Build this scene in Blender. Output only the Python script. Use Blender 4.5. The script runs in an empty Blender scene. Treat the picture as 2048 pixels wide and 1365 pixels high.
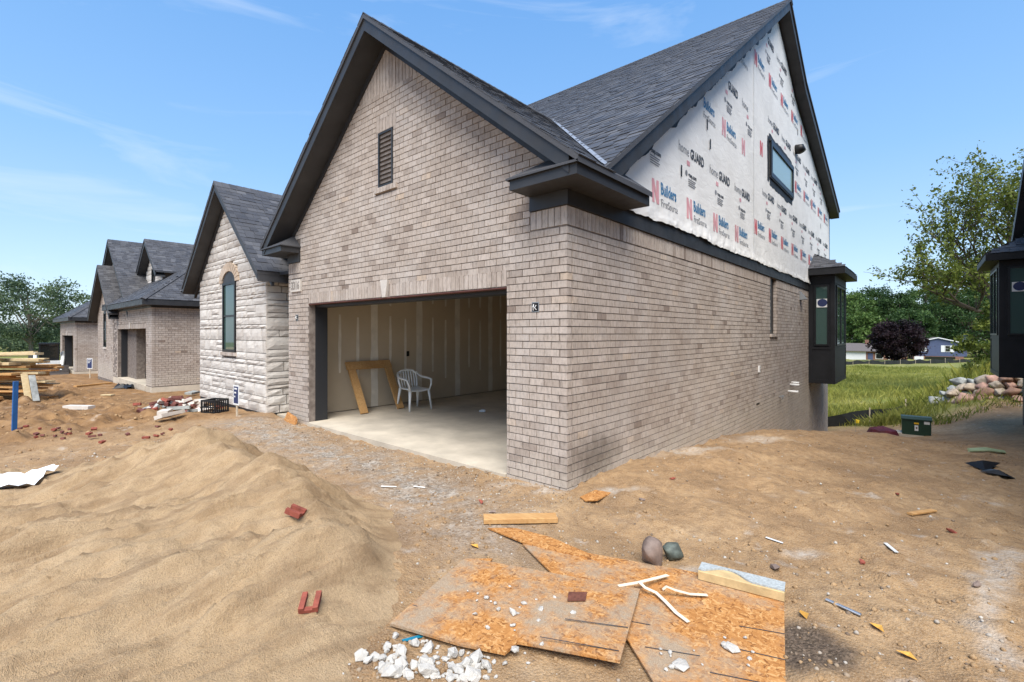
import bpy, math, random
import numpy as np
from mathutils import Matrix, Vector
R = math.radians
random.seed(7); RNG = np.random.default_rng(11)
sc = bpy.context.scene
COL = sc.collection

# ------------------------------------------------------------------ camera, sky, sun, exposure
CAM = (2.81, -4.08, 1.615); YAW = 41.16; FPX = 952.0; HOR = 667.0
cd = bpy.data.cameras.new('camera'); cam = bpy.data.objects.new('camera', cd); COL.objects.link(cam)
cam.location = CAM; cam.rotation_euler = (R(90), 0, R(YAW))
cd.sensor_width = 36; cd.lens = FPX/2048*36; cd.shift_y = -(682.5-HOR)/2048
cd.clip_start = .05; cd.clip_end = 3000
sc.camera = cam

SUN_EL, SUN_AZ = 56, 141          # degrees; azimuth measured clockwise from +y
world = bpy.data.worlds.new('World'); sc.world = world; world.use_nodes = True
wn = world.node_tree; wn.nodes.clear()
def wnode(t): return wn.nodes.new(t)
wo = wnode('ShaderNodeOutputWorld'); wb = wnode('ShaderNodeBackground'); wb.inputs['Strength'].default_value = .13
sky = wnode('ShaderNodeTexSky'); sky.sky_type = 'NISHITA'; sky.sun_disc = False
sky.sun_elevation = R(SUN_EL); sky.sun_rotation = R(SUN_AZ); sky.altitude = 200; sky.air_density = 1.0; sky.dust_density = .6; sky.ozone_density = 2.2
tc = wnode('ShaderNodeTexCoord'); mp = wnode('ShaderNodeMapping'); mp.inputs['Scale'].default_value = (1.1, 1.6, 7.0); mp.inputs['Rotation'].default_value = (0, 0, R(35))
n1 = wnode('ShaderNodeTexNoise'); n1.inputs['Scale'].default_value = 1.7; n1.inputs['Detail'].default_value = 7; n1.inputs['Roughness'].default_value = .55; n1.inputs['Distortion'].default_value = .6
cr = wnode('ShaderNodeValToRGB'); cr.color_ramp.elements[0].position = .59; cr.color_ramp.elements[1].position = .92
cr.color_ramp.elements[0].color = (0, 0, 0, 1); cr.color_ramp.elements[1].color = (.6, .6, .6, 1)
mx = wnode('ShaderNodeMix'); mx.data_type = 'RGBA'; mx.inputs[7].default_value = (3.7, 4.0, 4.35, 1)
wn.links.new(tc.outputs['Generated'], mp.inputs['Vector']); wn.links.new(mp.outputs[0], n1.inputs['Vector'])
wn.links.new(n1.outputs['Fac'], cr.inputs[0]); wn.links.new(cr.outputs[0], mx.inputs[0])
hs = wnode('ShaderNodeHueSaturation'); hs.inputs['Saturation'].default_value = 1.05
sx = wnode('ShaderNodeSeparateXYZ'); gr_ = wnode('ShaderNodeValToRGB'); gm = wnode('ShaderNodeMix'); gm.data_type = 'RGBA'; gm.inputs[0].default_value = .72
ge = gr_.color_ramp.elements; ge[0].position = 0; ge[0].color = (2.3, 2.95, 3.75, 1); ge[1].position = .75; ge[1].color = (.40, 1.45, 3.5, 1); gq = ge.new(.3); gq.color = (1.15, 2.25, 3.85, 1)
wn.links.new(tc.outputs['Generated'], sx.inputs[0]); wn.links.new(sx.outputs['Z'], gr_.inputs[0]); wn.links.new(gr_.outputs[0], gm.inputs[7])
wn.links.new(sky.outputs[0], hs.inputs['Color']); wn.links.new(hs.outputs[0], gm.inputs[6]); wn.links.new(gm.outputs[2], mx.inputs[6]); wn.links.new(mx.outputs[2], wb.inputs['Color']); wn.links.new(wb.outputs[0], wo.inputs['Surface'])

sl = bpy.data.lights.new('sun', 'SUN'); sl.energy = 3.3; sl.angle = R(48); sl.color = (1, .94, .85)
sun = bpy.data.objects.new('sun', sl); COL.objects.link(sun)
_d = Vector((math.sin(R(SUN_AZ))*math.cos(R(SUN_EL)), math.cos(R(SUN_AZ))*math.cos(R(SUN_EL)), math.sin(R(SUN_EL))))
sun.rotation_euler = _d.to_track_quat('Z', 'Y').to_euler(); sun.location = (0, -20, 30)
sc.view_settings.view_transform = 'Standard'; sc.view_settings.look = 'None'; sc.view_settings.gamma = 1
sc.view_settings.use_curve_mapping = False; sc.view_settings.exposure = 1.05

# ------------------------------------------------------------------ pixel <-> place (2048 px photograph)
RX, RY = math.cos(R(YAW)), math.sin(R(YAW))          # camera right in the plan
FX, FY = -math.sin(R(YAW)), math.cos(R(YAW))         # camera forward in the plan
def at(px, depth, z):
    r = (px-1024)/FPX*depth
    return Vector((CAM[0]+RX*r+FX*depth, CAM[1]+RY*r+FY*depth, z))
def on(px, py, z):                                   # where a photo pixel meets the level z
    return at(px, FPX*(CAM[2]-z)/(py-HOR), z)
def depth_of(p): return (p[0]-CAM[0])*FX+(p[1]-CAM[1])*FY
def scale_of(p): return FPX/max(.3, depth_of(p))     # photo pixels per metre there

# ------------------------------------------------------------------ numpy noise
_T = RNG.random((256, 256))
def vnoise(x, y):
    xi = np.floor(x).astype(int); yi = np.floor(y).astype(int); fx = x-xi; fy = y-yi
    fx = fx*fx*(3-2*fx); fy = fy*fy*(3-2*fy)
    g = lambda a, b: _T[a & 255, b & 255]
    return (g(xi, yi)*(1-fx)+g(xi+1, yi)*fx)*(1-fy)+(g(xi, yi+1)*(1-fx)+g(xi+1, yi+1)*fx)*fy
def fbm(x, y, octs=4, gain=.5):
    x = np.asarray(x, float); y = np.asarray(y, float)
    s = 0; a = 1; t = 0
    for i in range(octs):
        s = s+a*(vnoise(x*2**i+17.3*i, y*2**i+5.1*i)-.5); t += a; a *= gain
    return s/t*2

# ------------------------------------------------------------------ materials
MATS = {}
class NT:
    def __init__(s, name):
        s.m = bpy.data.materials.new(name); s.m.use_nodes = True; s.t = s.m.node_tree
        s.b = s.t.nodes['Principled BSDF']; s.pos = s.n('ShaderNodeNewGeometry').outputs['Position']
    def n(s, t): return s.t.nodes.new(t)
    def l(s, a, b): s.t.links.new(a, b)
    def mapped(s, scale=(1, 1, 1), rot=(0, 0, 0), src=None):
        m = s.n('ShaderNodeMapping'); m.inputs['Scale'].default_value = scale; m.inputs['Rotation'].default_value = rot
        s.l(src or s.pos, m.inputs['Vector']); return m.outputs[0]
    def noise(s, scale, detail=4, rough=.5, vec=None, dist=0):
        n = s.n('ShaderNodeTexNoise'); n.inputs['Scale'].default_value = scale; n.inputs['Detail'].default_value = detail
        n.inputs['Roughness'].default_value = rough; n.inputs['Distortion'].default_value = dist
        s.l(vec or s.pos, n.inputs['Vector']); return n.outputs['Fac']
    def voro(s, scale, vec=None, out='Distance', feat='F1', rnd=1):
        n = s.n('ShaderNodeTexVoronoi'); n.feature = feat; n.inputs['Scale'].default_value = scale; n.inputs['Randomness'].default_value = rnd
        s.l(vec or s.pos, n.inputs['Vector']); return n.outputs[out]
    def ramp(s, f, stops):
        r = s.n('ShaderNodeValToRGB'); e = r.color_ramp.elements
        while len(e) < len(stops): e.new(.5)
        for el, (p, c) in zip(e, stops):
            el.position = p; el.color = (c, c, c, 1) if isinstance(c, (int, float)) else (*c, 1)
        s.l(f, r.inputs[0]); return r.outputs[0]
    def mix(s, f, a, b, mode='MIX'):
        m = s.n('ShaderNodeMix'); m.data_type = 'RGBA'; m.blend_type = mode
        for v, i in ((f, 0), (a, 6), (b, 7)):
            if isinstance(v, (int, float)): m.inputs[i].default_value = v if i == 0 else (v, v, v, 1)
            elif isinstance(v, tuple): m.inputs[i].default_value = (*v, 1)
            else: s.l(v, m.inputs[i])
        return m.outputs[2]
    def math(s, op, a, b=0.0):
        m = s.n('ShaderNodeMath'); m.operation = op
        for v, i in ((a, 0), (b, 1)):
            if isinstance(v, (int, float)): m.inputs[i].default_value = v
            else: s.l(v, m.inputs[i])
        return m.outputs[0]
    def attr(s, name, out='Fac'):
        a = s.n('ShaderNodeAttribute'); a.attribute_name = name; return a.outputs[out]
    def obcol(s): return s.n('ShaderNodeObjectInfo').outputs['Color']
    def bump(s, h, strength=.4, dist=.02):
        b = s.n('ShaderNodeBump'); b.inputs['Strength'].default_value = strength; b.inputs['Distance'].default_value = dist
        s.l(h, b.inputs['Height']); s.l(b.outputs[0], s.b.inputs['Normal'])
    def done(s, col, rough=.7, spec=.4, metal=0):
        if isinstance(col, tuple): s.b.inputs['Base Color'].default_value = (*col, 1)
        else: s.l(col, s.b.inputs['Base Color'])
        if isinstance(rough, (int, float)): s.b.inputs['Roughness'].default_value = rough
        else: s.l(rough, s.b.inputs['Roughness'])
        s.b.inputs['Specular IOR Level'].default_value = spec; s.b.inputs['Metallic'].default_value = metal
        MATS[s.m.name] = s.m; return s.m
def srgb(r, g, b):
    f = lambda c: (c/255/12.92 if c/255 <= .04045 else ((c/255+.055)/1.055)**2.4)
    return (f(r), f(g), f(b))
def dull(name, col, rough=.7, var=.25, scale=6, bump=.15, bs=60, spec=.35, metal=0, dist=.006):
    t = NT(name); lo = tuple(c*(1-var) for c in col); hi = tuple(min(1, c*(1+var)) for c in col)
    c = t.ramp(t.noise(scale, 5, .6), [(.3, lo), (.7, hi)])
    if bump: t.bump(t.noise(bs, 4, .6), bump, dist)
    return t.done(c, rough, spec, metal)

# brick: pale tan-grey clay with darker ends and a whitish mortar wash
def brick_mat(name, dark=1.0):
    t = NT(name)
    tone = t.math('ADD', t.attr('tone'), t.n('ShaderNodeSeparateColor').outputs[0])
    sep = tone.node.inputs[1].links[0].from_node; t.l(t.obcol(), sep.inputs[0])
    base = t.ramp(tone, [(0, (.22*dark, .165*dark, .13*dark)), (.18, (.36*dark, .295*dark, .246*dark)), (.55, (.475*dark, .40*dark, .336*dark)), (.9, (.55*dark, .47*dark, .405*dark)), (1, (.54*dark, .42*dark, .31*dark))])
    st = t.noise(1, 5, .7, t.mapped((34, 34, 9)))
    c = t.mix(t.ramp(st, [(.46, 0), (.66, .72)]), base, t.mix(.62, base, (.10, .082, .072)))
    wash = t.math('MULTIPLY', t.ramp(t.noise(1.3, 4, .6), [(.45, 0), (.7, .5)]), t.ramp(t.noise(26, 4, .7), [(.35, .25), (.6, 1)]))
    c = t.mix(wash, c, (.60, .56, .52))
    c = t.mix(t.ramp(t.noise(.5, 3, .5), [(.35, .0), (.75, .3)]), c, (.26, .20, .16))
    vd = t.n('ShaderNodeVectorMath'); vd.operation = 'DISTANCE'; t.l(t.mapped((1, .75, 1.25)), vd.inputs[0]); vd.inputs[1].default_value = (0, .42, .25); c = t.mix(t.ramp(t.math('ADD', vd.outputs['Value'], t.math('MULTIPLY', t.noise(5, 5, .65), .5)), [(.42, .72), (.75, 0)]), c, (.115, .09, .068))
    sz = t.n('ShaderNodeSeparateXYZ'); t.l(t.pos, sz.inputs[0]); lowz = t.ramp(t.math('ADD', sz.outputs['Z'], t.math('MULTIPLY', t.noise(2.6, 5, .65), .9)), [(.42, .75), (.72, 0)])
    c = t.mix(t.math('MULTIPLY', lowz, t.ramp(t.noise(19, 5, .7), [(.35, .1), (.6, 1)])), c, (.50, .445, .37))
    t.bump(t.noise(70, 6, .75), .7, .008)
    return t.done(c, .82, .25)
brick_mat('brick'); 
t = NT('mortar'); t.bump(t.noise(140, 4, .6), .4, .004); t.done(t.ramp(t.noise(9, 5, .6), [(.3, (.125, .10, .085)), (.7, (.27, .23, .20))]), .9, .2)
# split-face stone veneer
t = NT('stone'); tone = t.math('ADD', t.attr('tone'), 0)
c = t.ramp(tone, [(0, (.50, .455, .405)), (.5, (.59, .545, .49)), (1, (.66, .62, .565))])
c = t.mix(t.ramp(t.noise(5, 5, .6), [(.45, 0), (.7, .5)]), c, (.44, .385, .335)); t.bump(t.noise(24, 6, .68), .7, .018); t.done(c, .85, .25)
# charcoal laminated shingles, damp
t = NT('shingle'); sep = t.n('ShaderNodeSeparateColor'); t.l(t.obcol(), sep.inputs[0]); tone = t.math('ADD', t.attr('tone'), sep.outputs[0])
c = t.ramp(tone, [(0, (.016, .016, .018)), (.5, (.046, .046, .049)), (1, (.10, .10, .104))])
c = t.mix(t.ramp(t.noise(240, 2, .7), [(.4, 0), (.65, .55)]), c, (.12, .12, .13)); t.bump(t.noise(320, 2, .7), .5, .004); t.done(c, t.ramp(t.noise(3, 4, .6), [(.3, .48), (.7, .7)]), .38)
t = NT('trim'); t.bump(t.noise(30, 5, .6, t.mapped((1, 1, 1))), .08, .004); t.done(t.ramp(t.noise(2.2, 4, .6), [(.3, (.024, .0245, .026)), (.7, (.038, .0385, .041))]), t.ramp(t.noise(5, 4, .6), [(.3, .42), (.7, .6)]), .45)
t = NT('bay_paint'); t.bump(t.noise(1, 5, .6, t.mapped((60, 60, 6))), .12, .004); t.done(t.ramp(t.noise(3, 4, .6), [(.3, (.011, .011, .012)), (.7, (.019, .019, .021))]), .55, .25)
dull('tar', (.020, .020, .022), .6, .3, 8, .3, 30)
t = NT('wrap'); c = t.ramp(t.noise(1.4, 5, .6), [(.3, (.74, .72, .68)), (.7, (.86, .84, .80))]); c = t.mix(t.ramp(t.noise(.8, 3, .6, t.mapped((1, 1, 3))), [(.55, 0), (.8, .35)]), c, (.50, .49, .46))
t.bump(t.math('ADD', t.noise(3.2, 4, .6, t.mapped((1, 1, 2.2), (.6, 0, 0)), 1.2), t.math('MULTIPLY', t.noise(50, 3, .6), .12)), .3, .03); t.done(c, .6, .22)
for nm, c in (('print_blue', (.05, .19, .36)), ('print_black', (.045, .045, .05)), ('print_grey', (.20, .20, .21)), ('print_red', (.60, .10, .11)), ('print_pink', (.68, .33, .35))): dull(nm, c, .5, .18, 3, 0)
dull('concrete', (.50, .44, .35), .8, .22, 1.6, .25, 70); dull('foundation', (.22, .20, .18), .9, .3, 3, .5, 40)
t = NT('drywall'); t.done(t.ramp(t.noise(.9, 4, .6), [(.3, (.46, .38, .275)), (.7, (.54, .45, .335))]), .9, .2)
dull('joint_compound', (.66, .61, .52), .9, .12, 4, .1); dull('ceiling_board', (.62, .58, .50), .9, .08, 2, 0)
t = NT('jamb_metal'); t.done(t.mix(t.ramp(t.noise(1, 6, .7, t.mapped((40, 40, 14), (.5, .3, 0))), [(.66, 0), (.72, .5)]), (.022, .023, .026), (.2, .2, .2)), .5, .4)
dull('red_primer', (.115, .042, .032), .7, .2); dull('limestone', (.56, .51, .45), .8, .1, 10, .2, 60); dull('numeral_ink', (.22, .19, .165), .8, .1, 5, 0)
def glass(name, col, rough=.04):
    t = NT(name); t.done(col, rough, .6); return t.m
glass('glass_teal', (.045, .085, .075)); glass('glass_dark', (.012, .015, .015)); glass('glass_pale', (.30, .42, .39), .15)
dull('frame_black', (.010, .010, .011), .4, .2, 5, 0); dull('white_vinyl', (.66, .66, .64), .45, .06, 4, 0); dull('curtain', (.28, .34, .31), .8, .1, 5, 0)
t = NT('lumber'); g = t.noise(1, 6, .6, t.mapped((3, 40, 40))); t.bump(g, .2, .003); t.done(t.mix(t.ramp(t.noise(4, 4, .6), [(.4, 0), (.7, .5)]), t.ramp(g, [(.3, (.40, .215, .078)), (.7, (.56, .345, .15))]), (.40, .20, .07)), .75, .25)
t = NT('pale_lumber'); g = t.noise(1, 6, .6, t.mapped((8, 8, 40))); t.done(t.ramp(g, [(.3, (.46, .34, .18)), (.7, (.62, .50, .30))]), .75, .25)
def osb(name, dirt):
    t = NT(name)
    def warp(sc_, rot):
        nz = t.n('ShaderNodeTexNoise'); nz.inputs['Scale'].default_value = 14; nz.inputs['Detail'].default_value = 2; t.l(t.pos, nz.inputs['Vector']); vm = t.n('ShaderNodeVectorMath'); vm.operation = 'MULTIPLY_ADD'; t.l(nz.outputs['Color'], vm.inputs[0]); vm.inputs[1].default_value = (.09, .09, .0); t.l(t.pos, vm.inputs[2]); return t.mapped(sc_, rot, vm.outputs[0])
    wv = warp((24, 95, 30), (0, 0, .35)); wv2 = warp((90, 26, 30), (0, 0, .9))
    a = t.voro(1, wv, 'Color'); b = t.voro(1, wv2, 'Color'); 
    sa = t.n('ShaderNodeSeparateColor'); t.l(t.mix(t.ramp(t.noise(38, 3, .6), [(.47, 0), (.53, 1)]), a, b), sa.inputs[0])
    c = t.ramp(sa.outputs[0], [(0, (.18, .07, .02)), (.2, (.35, .15, .042)), (.7, (.45, .21, .065)), (1, (.56, .32, .13))])
    if dirt:
        dm = t.math('ADD', t.noise(2.1, 6, .65), t.math('MULTIPLY', t.noise(30, 4, .7), .22))
        dcol = t.mix(t.ramp(t.noise(160, 2, .7), [(.4, 0), (.7, 1)]), (.27, .205, .14), (.40, .33, .24))
        c = t.mix(t.ramp(dm, [(dirt-.05, 0), (dirt+.13, .9)]), c, dcol)
    t.bump(t.math('ADD', sa.outputs[1], t.noise(150, 2, .6)), .35, .004); return t.done(c, .75, .25)
osb('osb', .74); osb('osb_dirty', .575); osb('osb_worn', .645); osb('osb_clean', 0)
dull('clay_red', (.24, .062, .04), .8, .35, 20, .3, 90); dull('clay_dark', (.15, .055, .045), .85, .35, 20, .3, 90)
dull('mortar_chunk', (.46, .435, .39), .9, .14, 14, .7, 60, dist=.012); dull('rock_brown', (.19, .14, .115), .65, .4, 9, .5, 40); dull('rock_green', (.085, .10, .085), .6, .5, 14, .5, 40)
dull('rock_pink', (.40, .24, .18), .75, .35, 7, .5, 30); dull('rock_tan', (.38, .31, .23), .8, .35, 7, .5, 30); dull('rock_grey', (.30, .31, .29), .8, .35, 7, .5, 30); dull('rock_rust', (.26, .15, .10), .8, .3, 7, .5, 30)
dull('plastic_white', (.80, .80, .77), .38, .05, 3, 0, spec=.5); dull('sheet_white', (.78, .79, .80), .4, .06, 3, .3, 12); dull('strap_cream', (.68, .60, .46), .7, .1)
dull('plastic_black', (.012, .012, .013), .45, .3); dull('steel', (.42, .43, .44), .38, .25, 30, .1, metal=.85); dull('blue_paint', (.02, .105, .30), .5, .2); dull('blue_plastic', (.01, .19, .30), .4, .2)
dull('rust_plate', (.13, .048, .03), .8, .35, 40); dull('leaf_yellow', (.55, .30, .06), .7, .2, 30, 0); dull('tan_foam', (.50, .36, .18), .85, .2, 12, .3); dull('granite_face', (.36, .39, .39), .7, .25, 60, .4, 120)
dull('transformer_green', (.018, .045, .028), .45, .15, 2, 0); dull('yellow_label', (.72, .42, .02), .6, .1); dull('white_label', (.70, .70, .68), .6, .06); dull('maroon', (.085, .012, .020), .6, .3); dull('flag_yellow', (.75, .55, .02), .6, .1)
dull('silt_black', (.016, .018, .018), .7, .3, 5, .3, 20); dull('stake_wood', (.52, .44, .33), .8, .15); dull('white_metal', (.62, .63, .62), .4, .08); dull('rubber', (.018, .018, .018), .8, .2); dull('bucket_steel', (.06, .05, .045), .6, .4, 8)
dull('siding_blue', (.068, .088, .165), .7, .1, 2, 0); dull('siding_white', (.66, .67, .68), .7, .06, 2, 0); dull('roof_brown', (.115, .10, .095), .85, .2, 6, .3, 20); dull('far_brick', (.21, .11, .08), .85, .25, 12, .2, 20); dull('sign_navy', (.025, .035, .10), .5, .1, 4, 0)
dull('wire_black', (.015, .015, .015), .6, .1, 2, 0); dull('galvanised', (.30, .31, .31), .5, .15, 6, 0, metal=.5); dull('bark', (.085, .066, .05), .9, .3, 14, .6, 20); dull('bark_grey', (.16, .14, .115), .9, .3, 14, .6, 20); dull('pipe_white', (.72, .71, .68), .5, .06)
dull('green_strap', (.36, .44, .26), .6, .15); dull('valley_glint_grey', (.30, .31, .33), .35, .3, 20, .2, metal=.3)  # the valley grey is a painted wet glint
def leaf(name, a, b):
    t = NT(name); c = t.ramp(t.attr('tone'), [(0, a), (1, b)]); t.done(c, .6, .25)
    tr = t.n('ShaderNodeBsdfTranslucent'); t.l(c, tr.inputs[0]); ms = t.n('ShaderNodeMixShader'); ms.inputs[0].default_value = .3
    t.l(t.b.outputs[0], ms.inputs[1]); t.l(tr.outputs[0], ms.inputs[2]); t.l(ms.outputs[0], t.t.nodes['Material Output'].inputs[0]); return t.m
leaf('leaf_dark', (.018, .046, .014), (.075, .135, .036)); leaf('leaf_mid', (.032, .075, .016), (.13, .20, .048)); leaf('leaf_yellowgreen', (.055, .085, .012), (.20, .23, .045)); leaf('leaf_purple', (.008, .005, .007), (.034, .016, .021)); leaf('grass', (.13, .165, .024), (.44, .42, .11)); leaf('weed', (.12, .16, .02), (.42, .38, .08)); leaf('leaf_far', (.05, .085, .05), (.14, .19, .09))

# ------------------------------------------------------------------ mesh helpers
BOXF = [(0, 3, 2, 1), (4, 5, 6, 7), (0, 1, 5, 4), (1, 2, 6, 5), (2, 3, 7, 6), (3, 0, 4, 7)]
BOXV = np.array([(-.5, -.5, -.5), (.5, -.5, -.5), (.5, .5, -.5), (-.5, .5, -.5), (-.5, -.5, .5), (.5, -.5, .5), (.5, .5, .5), (-.5, .5, .5)])
class MB:
    def __init__(s): s.v = []; s.f = []; s.tone = []
    def add(s, vs, fs, tone=.5):
        o = len(s.v); s.v += [tuple(v) for v in vs]; s.f += [tuple(i+o for i in f) for f in fs]; s.tone += [tone]*len(vs); return s
    def box(s, x0, x1, y0, y1, z0, z1, tone=.5):
        return s.add([(x0, y0, z0), (x1, y0, z0), (x1, y1, z0), (x0, y1, z0), (x0, y0, z1), (x1, y0, z1), (x1, y1, z1), (x0, y1, z1)], BOXF, tone)
    def obox(s, M, tone=.5):
        A = np.array(M); return s.add((BOXV@A[:3, :3].T+A[:3, 3]).tolist(), BOXF, tone)
    def prism(s, poly, ext):
        n = len(poly); e = Vector(ext); P = [Vector(p) for p in poly]
        nrm = sum((P[i].cross(P[(i+1) % n]) for i in range(n)), Vector())
        if nrm.dot(e) > 0: P.reverse()
        return s.add(P+[p+e for p in P], [tuple(range(n)), tuple(range(2*n-1, n-1, -1))]+[(i, i+n, (i+1) % n+n, (i+1) % n) for i in range(n)])
    def tube(s, pts, rad, n=8, flat=1.0):
        pts = [Vector(p) for p in pts]; rad = rad if isinstance(rad, (list, tuple)) else [rad]*len(pts); vs = []; fs = []
        for i, p in enumerate(pts):
            d = (pts[min(i+1, len(pts)-1)]-pts[max(i-1, 0)]).normalized(); a = d.cross(Vector((0, 0, 1)))
            if a.length < 1e-3: a = Vector((1, 0, 0))
            a.normalize(); b = d.cross(a)
            vs += [p+a*math.cos(k*2*math.pi/n)*rad[i]+b*math.sin(k*2*math.pi/n)*rad[i]*flat for k in range(n)]
        for i in range(len(pts)-1):
            for k in range(n): fs.append((i*n+k, i*n+(k+1) % n, (i+1)*n+(k+1) % n, (i+1)*n+k))
        fs += [tuple(range(n-1, -1, -1)), tuple((len(pts)-1)*n+k for k in range(n))]
        return s.add(vs, fs)
    def build(s, name, mat, parent=None, smooth=False, kind=None, M=None):
        me = bpy.data.meshes.new(name); me.from_pydata(s.v, [], s.f); me.update()
        a = me.attributes.new('tone', 'FLOAT', 'POINT'); a.data.foreach_set('value', np.array(s.tone, dtype=np.float32))
        return link(name, me, mat, parent, smooth, kind, M)
def link(name, me, mat, parent=None, smooth=False, kind=None, M=None):
    if mat: me.materials.clear(); me.materials.append(MATS[mat])
    if smooth: me.polygons.foreach_set('use_smooth', [True]*len(me.polygons))
    o = bpy.data.objects.new(name, me); COL.objects.link(o); o.color = (0, 0, 0, 1)
    if parent: o.parent = parent
    if kind: o['kind'] = kind
    if M is not None: o.matrix_local = M
    return o
def np_mesh(name, V, F, mat, parent=None, smooth=False, tone=None, kind=None):
    V = np.asarray(V, np.float32); F = np.asarray(F, np.int32); k = F.shape[1]
    me = bpy.data.meshes.new(name); me.vertices.add(len(V)); me.vertices.foreach_set('co', V.ravel())
    me.loops.add(F.size); me.loops.foreach_set('vertex_index', F.ravel()); me.polygons.add(len(F))
    me.polygons.foreach_set('loop_start', np.arange(0, F.size, k, dtype=np.int32)); me.polygons.foreach_set('loop_total', np.full(len(F), k, np.int32))
    me.update(calc_edges=True); me.validate()
    if tone is not None: me.attributes.new('tone', 'FLOAT', 'POINT').data.foreach_set('value', np.asarray(tone, np.float32))
    return link(name, me, mat, parent, smooth, kind)
def tag(o, label, cat, group=None, kind=None):
    if label: o['label'] = label
    if cat: o['category'] = cat
    if group: o['group'] = group
    if kind: o['kind'] = kind
    return o
def empty(name, loc, label=None, cat=None, group=None, rz=0):
    o = bpy.data.objects.new(name, None); COL.objects.link(o); o.location = loc; o.rotation_euler = (0, 0, rz); o.empty_display_size = .3
    return tag(o, label, cat, group)
def box(name, mat, parent, *b, **k): return MB().box(*b).build(name, mat, parent, **k)
_unit = {}
def unit(mat):
    if mat not in _unit:
        me = bpy.data.meshes.new('unit_'+mat); me.from_pydata(BOXV.tolist(), [], BOXF); me.materials.append(MATS[mat])
        me.attributes.new('tone', 'FLOAT', 'POINT'); _unit[mat] = me
    return _unit[mat]
def frame_m(c, ax, ay, az):       # box matrix from centre and three edge vectors
    return Matrix(((ax[0], ay[0], az[0], c[0]), (ax[1], ay[1], az[1], c[1]), (ax[2], ay[2], az[2], c[2]), (0, 0, 0, 1)))
def pieces(name, mat, parent, items, budget, rest_name):
    """items: (matrix, tone). The ones that show largest become objects, the rest one joined part."""
    items = sorted(items, key=lambda it: -scale_of(it[0].translation))
    for M, tn in items[:budget]:
        o = link(name, unit(mat), None, parent); o.matrix_local = M; o.color = (tn, tn, tn, 1)
    if items[budget:]:
        b = MB()
        for M, tn in items[budget:]: b.obox(M, tn)
        b.build(rest_name, mat, parent, kind='stuff')

def tone_brick():
    r = random.random()
    return random.uniform(.0, .15) if r < .02 else (random.uniform(.93, 1) if r < .032 else min(.9, max(.16, random.gauss(.54, .17))))
CH = .0803
def bond(ranges, z0, z1, odd_shift=.1, L=.2):
    """running bond: ranges(zmid) -> list of (u0,u1); gives (u0,u1,zc)"""
    out = []; k0 = math.floor(z0/CH)
    for k in range(k0, int(z1/CH)+1):
        zc = k*CH+CH/2
        if zc < z0 or zc > z1: continue
        for (a, b) in ranges(zc, k):
            sh = (k % 2)*odd_shift; i = math.floor((a-sh)/L)
            while True:
                u0 = max(a, sh+i*L); u1 = min(b, sh+(i+1)*L); i += 1
                if u0 >= b: break
                if u1-u0 > .035: out.append((u0, u1, zc))
    return out
def cut(ranges, holes):
    for (h0, h1) in holes:
        nr = []
        for a, b in ranges:
            if h1 <= a or h0 >= b: nr.append((a, b)); continue
            if h0 > a: nr.append((a, h0))
            if h1 < b: nr.append((h1, b))
        ranges = nr
    return ranges
def bricks_on(o, ud, nd, blist, h=.070, depth=.09, joint=.0105):
    """wall frame: o origin, ud along, nd outward; (u0,u1,zc) -> box matrices"""
    o = Vector(o); ud = Vector(ud); nd = Vector(nd); items = []
    for b in blist:
        u0, u1, zc = b[:3]; hh = b[3] if len(b) > 3 else h
        c = o+ud*((u0+u1)/2)+Vector((0, 0, zc))-nd*(depth/2+random.uniform(-.002, .0022))
        tw = random.uniform(-.004, .004); ti = random.uniform(-.006, .006)
        ax = (ud+nd*tw+Vector((0, 0, ti)))*(u1-u0-joint); az = (Vector((0, 0, 1))-ud*ti)*hh
        items.append((frame_m(c, ax, nd*depth, az), tone_brick()))
    return items
def shingle_tabs(o, u, v, W, L, keep=None, expo=.143, wid=(.12, .24)):
    """o lower corner, u along the eave, v upslope (unit vectors)"""
    o = Vector(o); u = Vector(u); v = Vector(v); n = u.cross(v)
    if n.z < 0: n = -n
    out = []
    for i in range(int(L/expo)):
        x = -random.uniform(0, .3)
        while x < W:
            w = random.uniform(*wid); a = max(0, x); b = min(W, x+w); x += w
            if b-a < .03: continue
            up = random.random() < .45; h = .012 if up else .006
            c = o+u*((a+b)/2)+v*(i*expo+expo*.52)+n*(h*.5+.001)
            if keep and not keep(c): continue
            vv = (v-n*.035).normalized(); nn = (n+v*.035).normalized()
            tn = random.gauss(.38 if up else .58, .2)
            out.append((frame_m(c, u*(b-a-.004), vv*expo*1.06, nn*h), min(1, max(0, tn))))
    return out
def slab(pts, th):           # roof deck: 4 or more top points, thickness straight down
    b = MB(); b.prism(pts, (0, 0, -th)); return b
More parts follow.
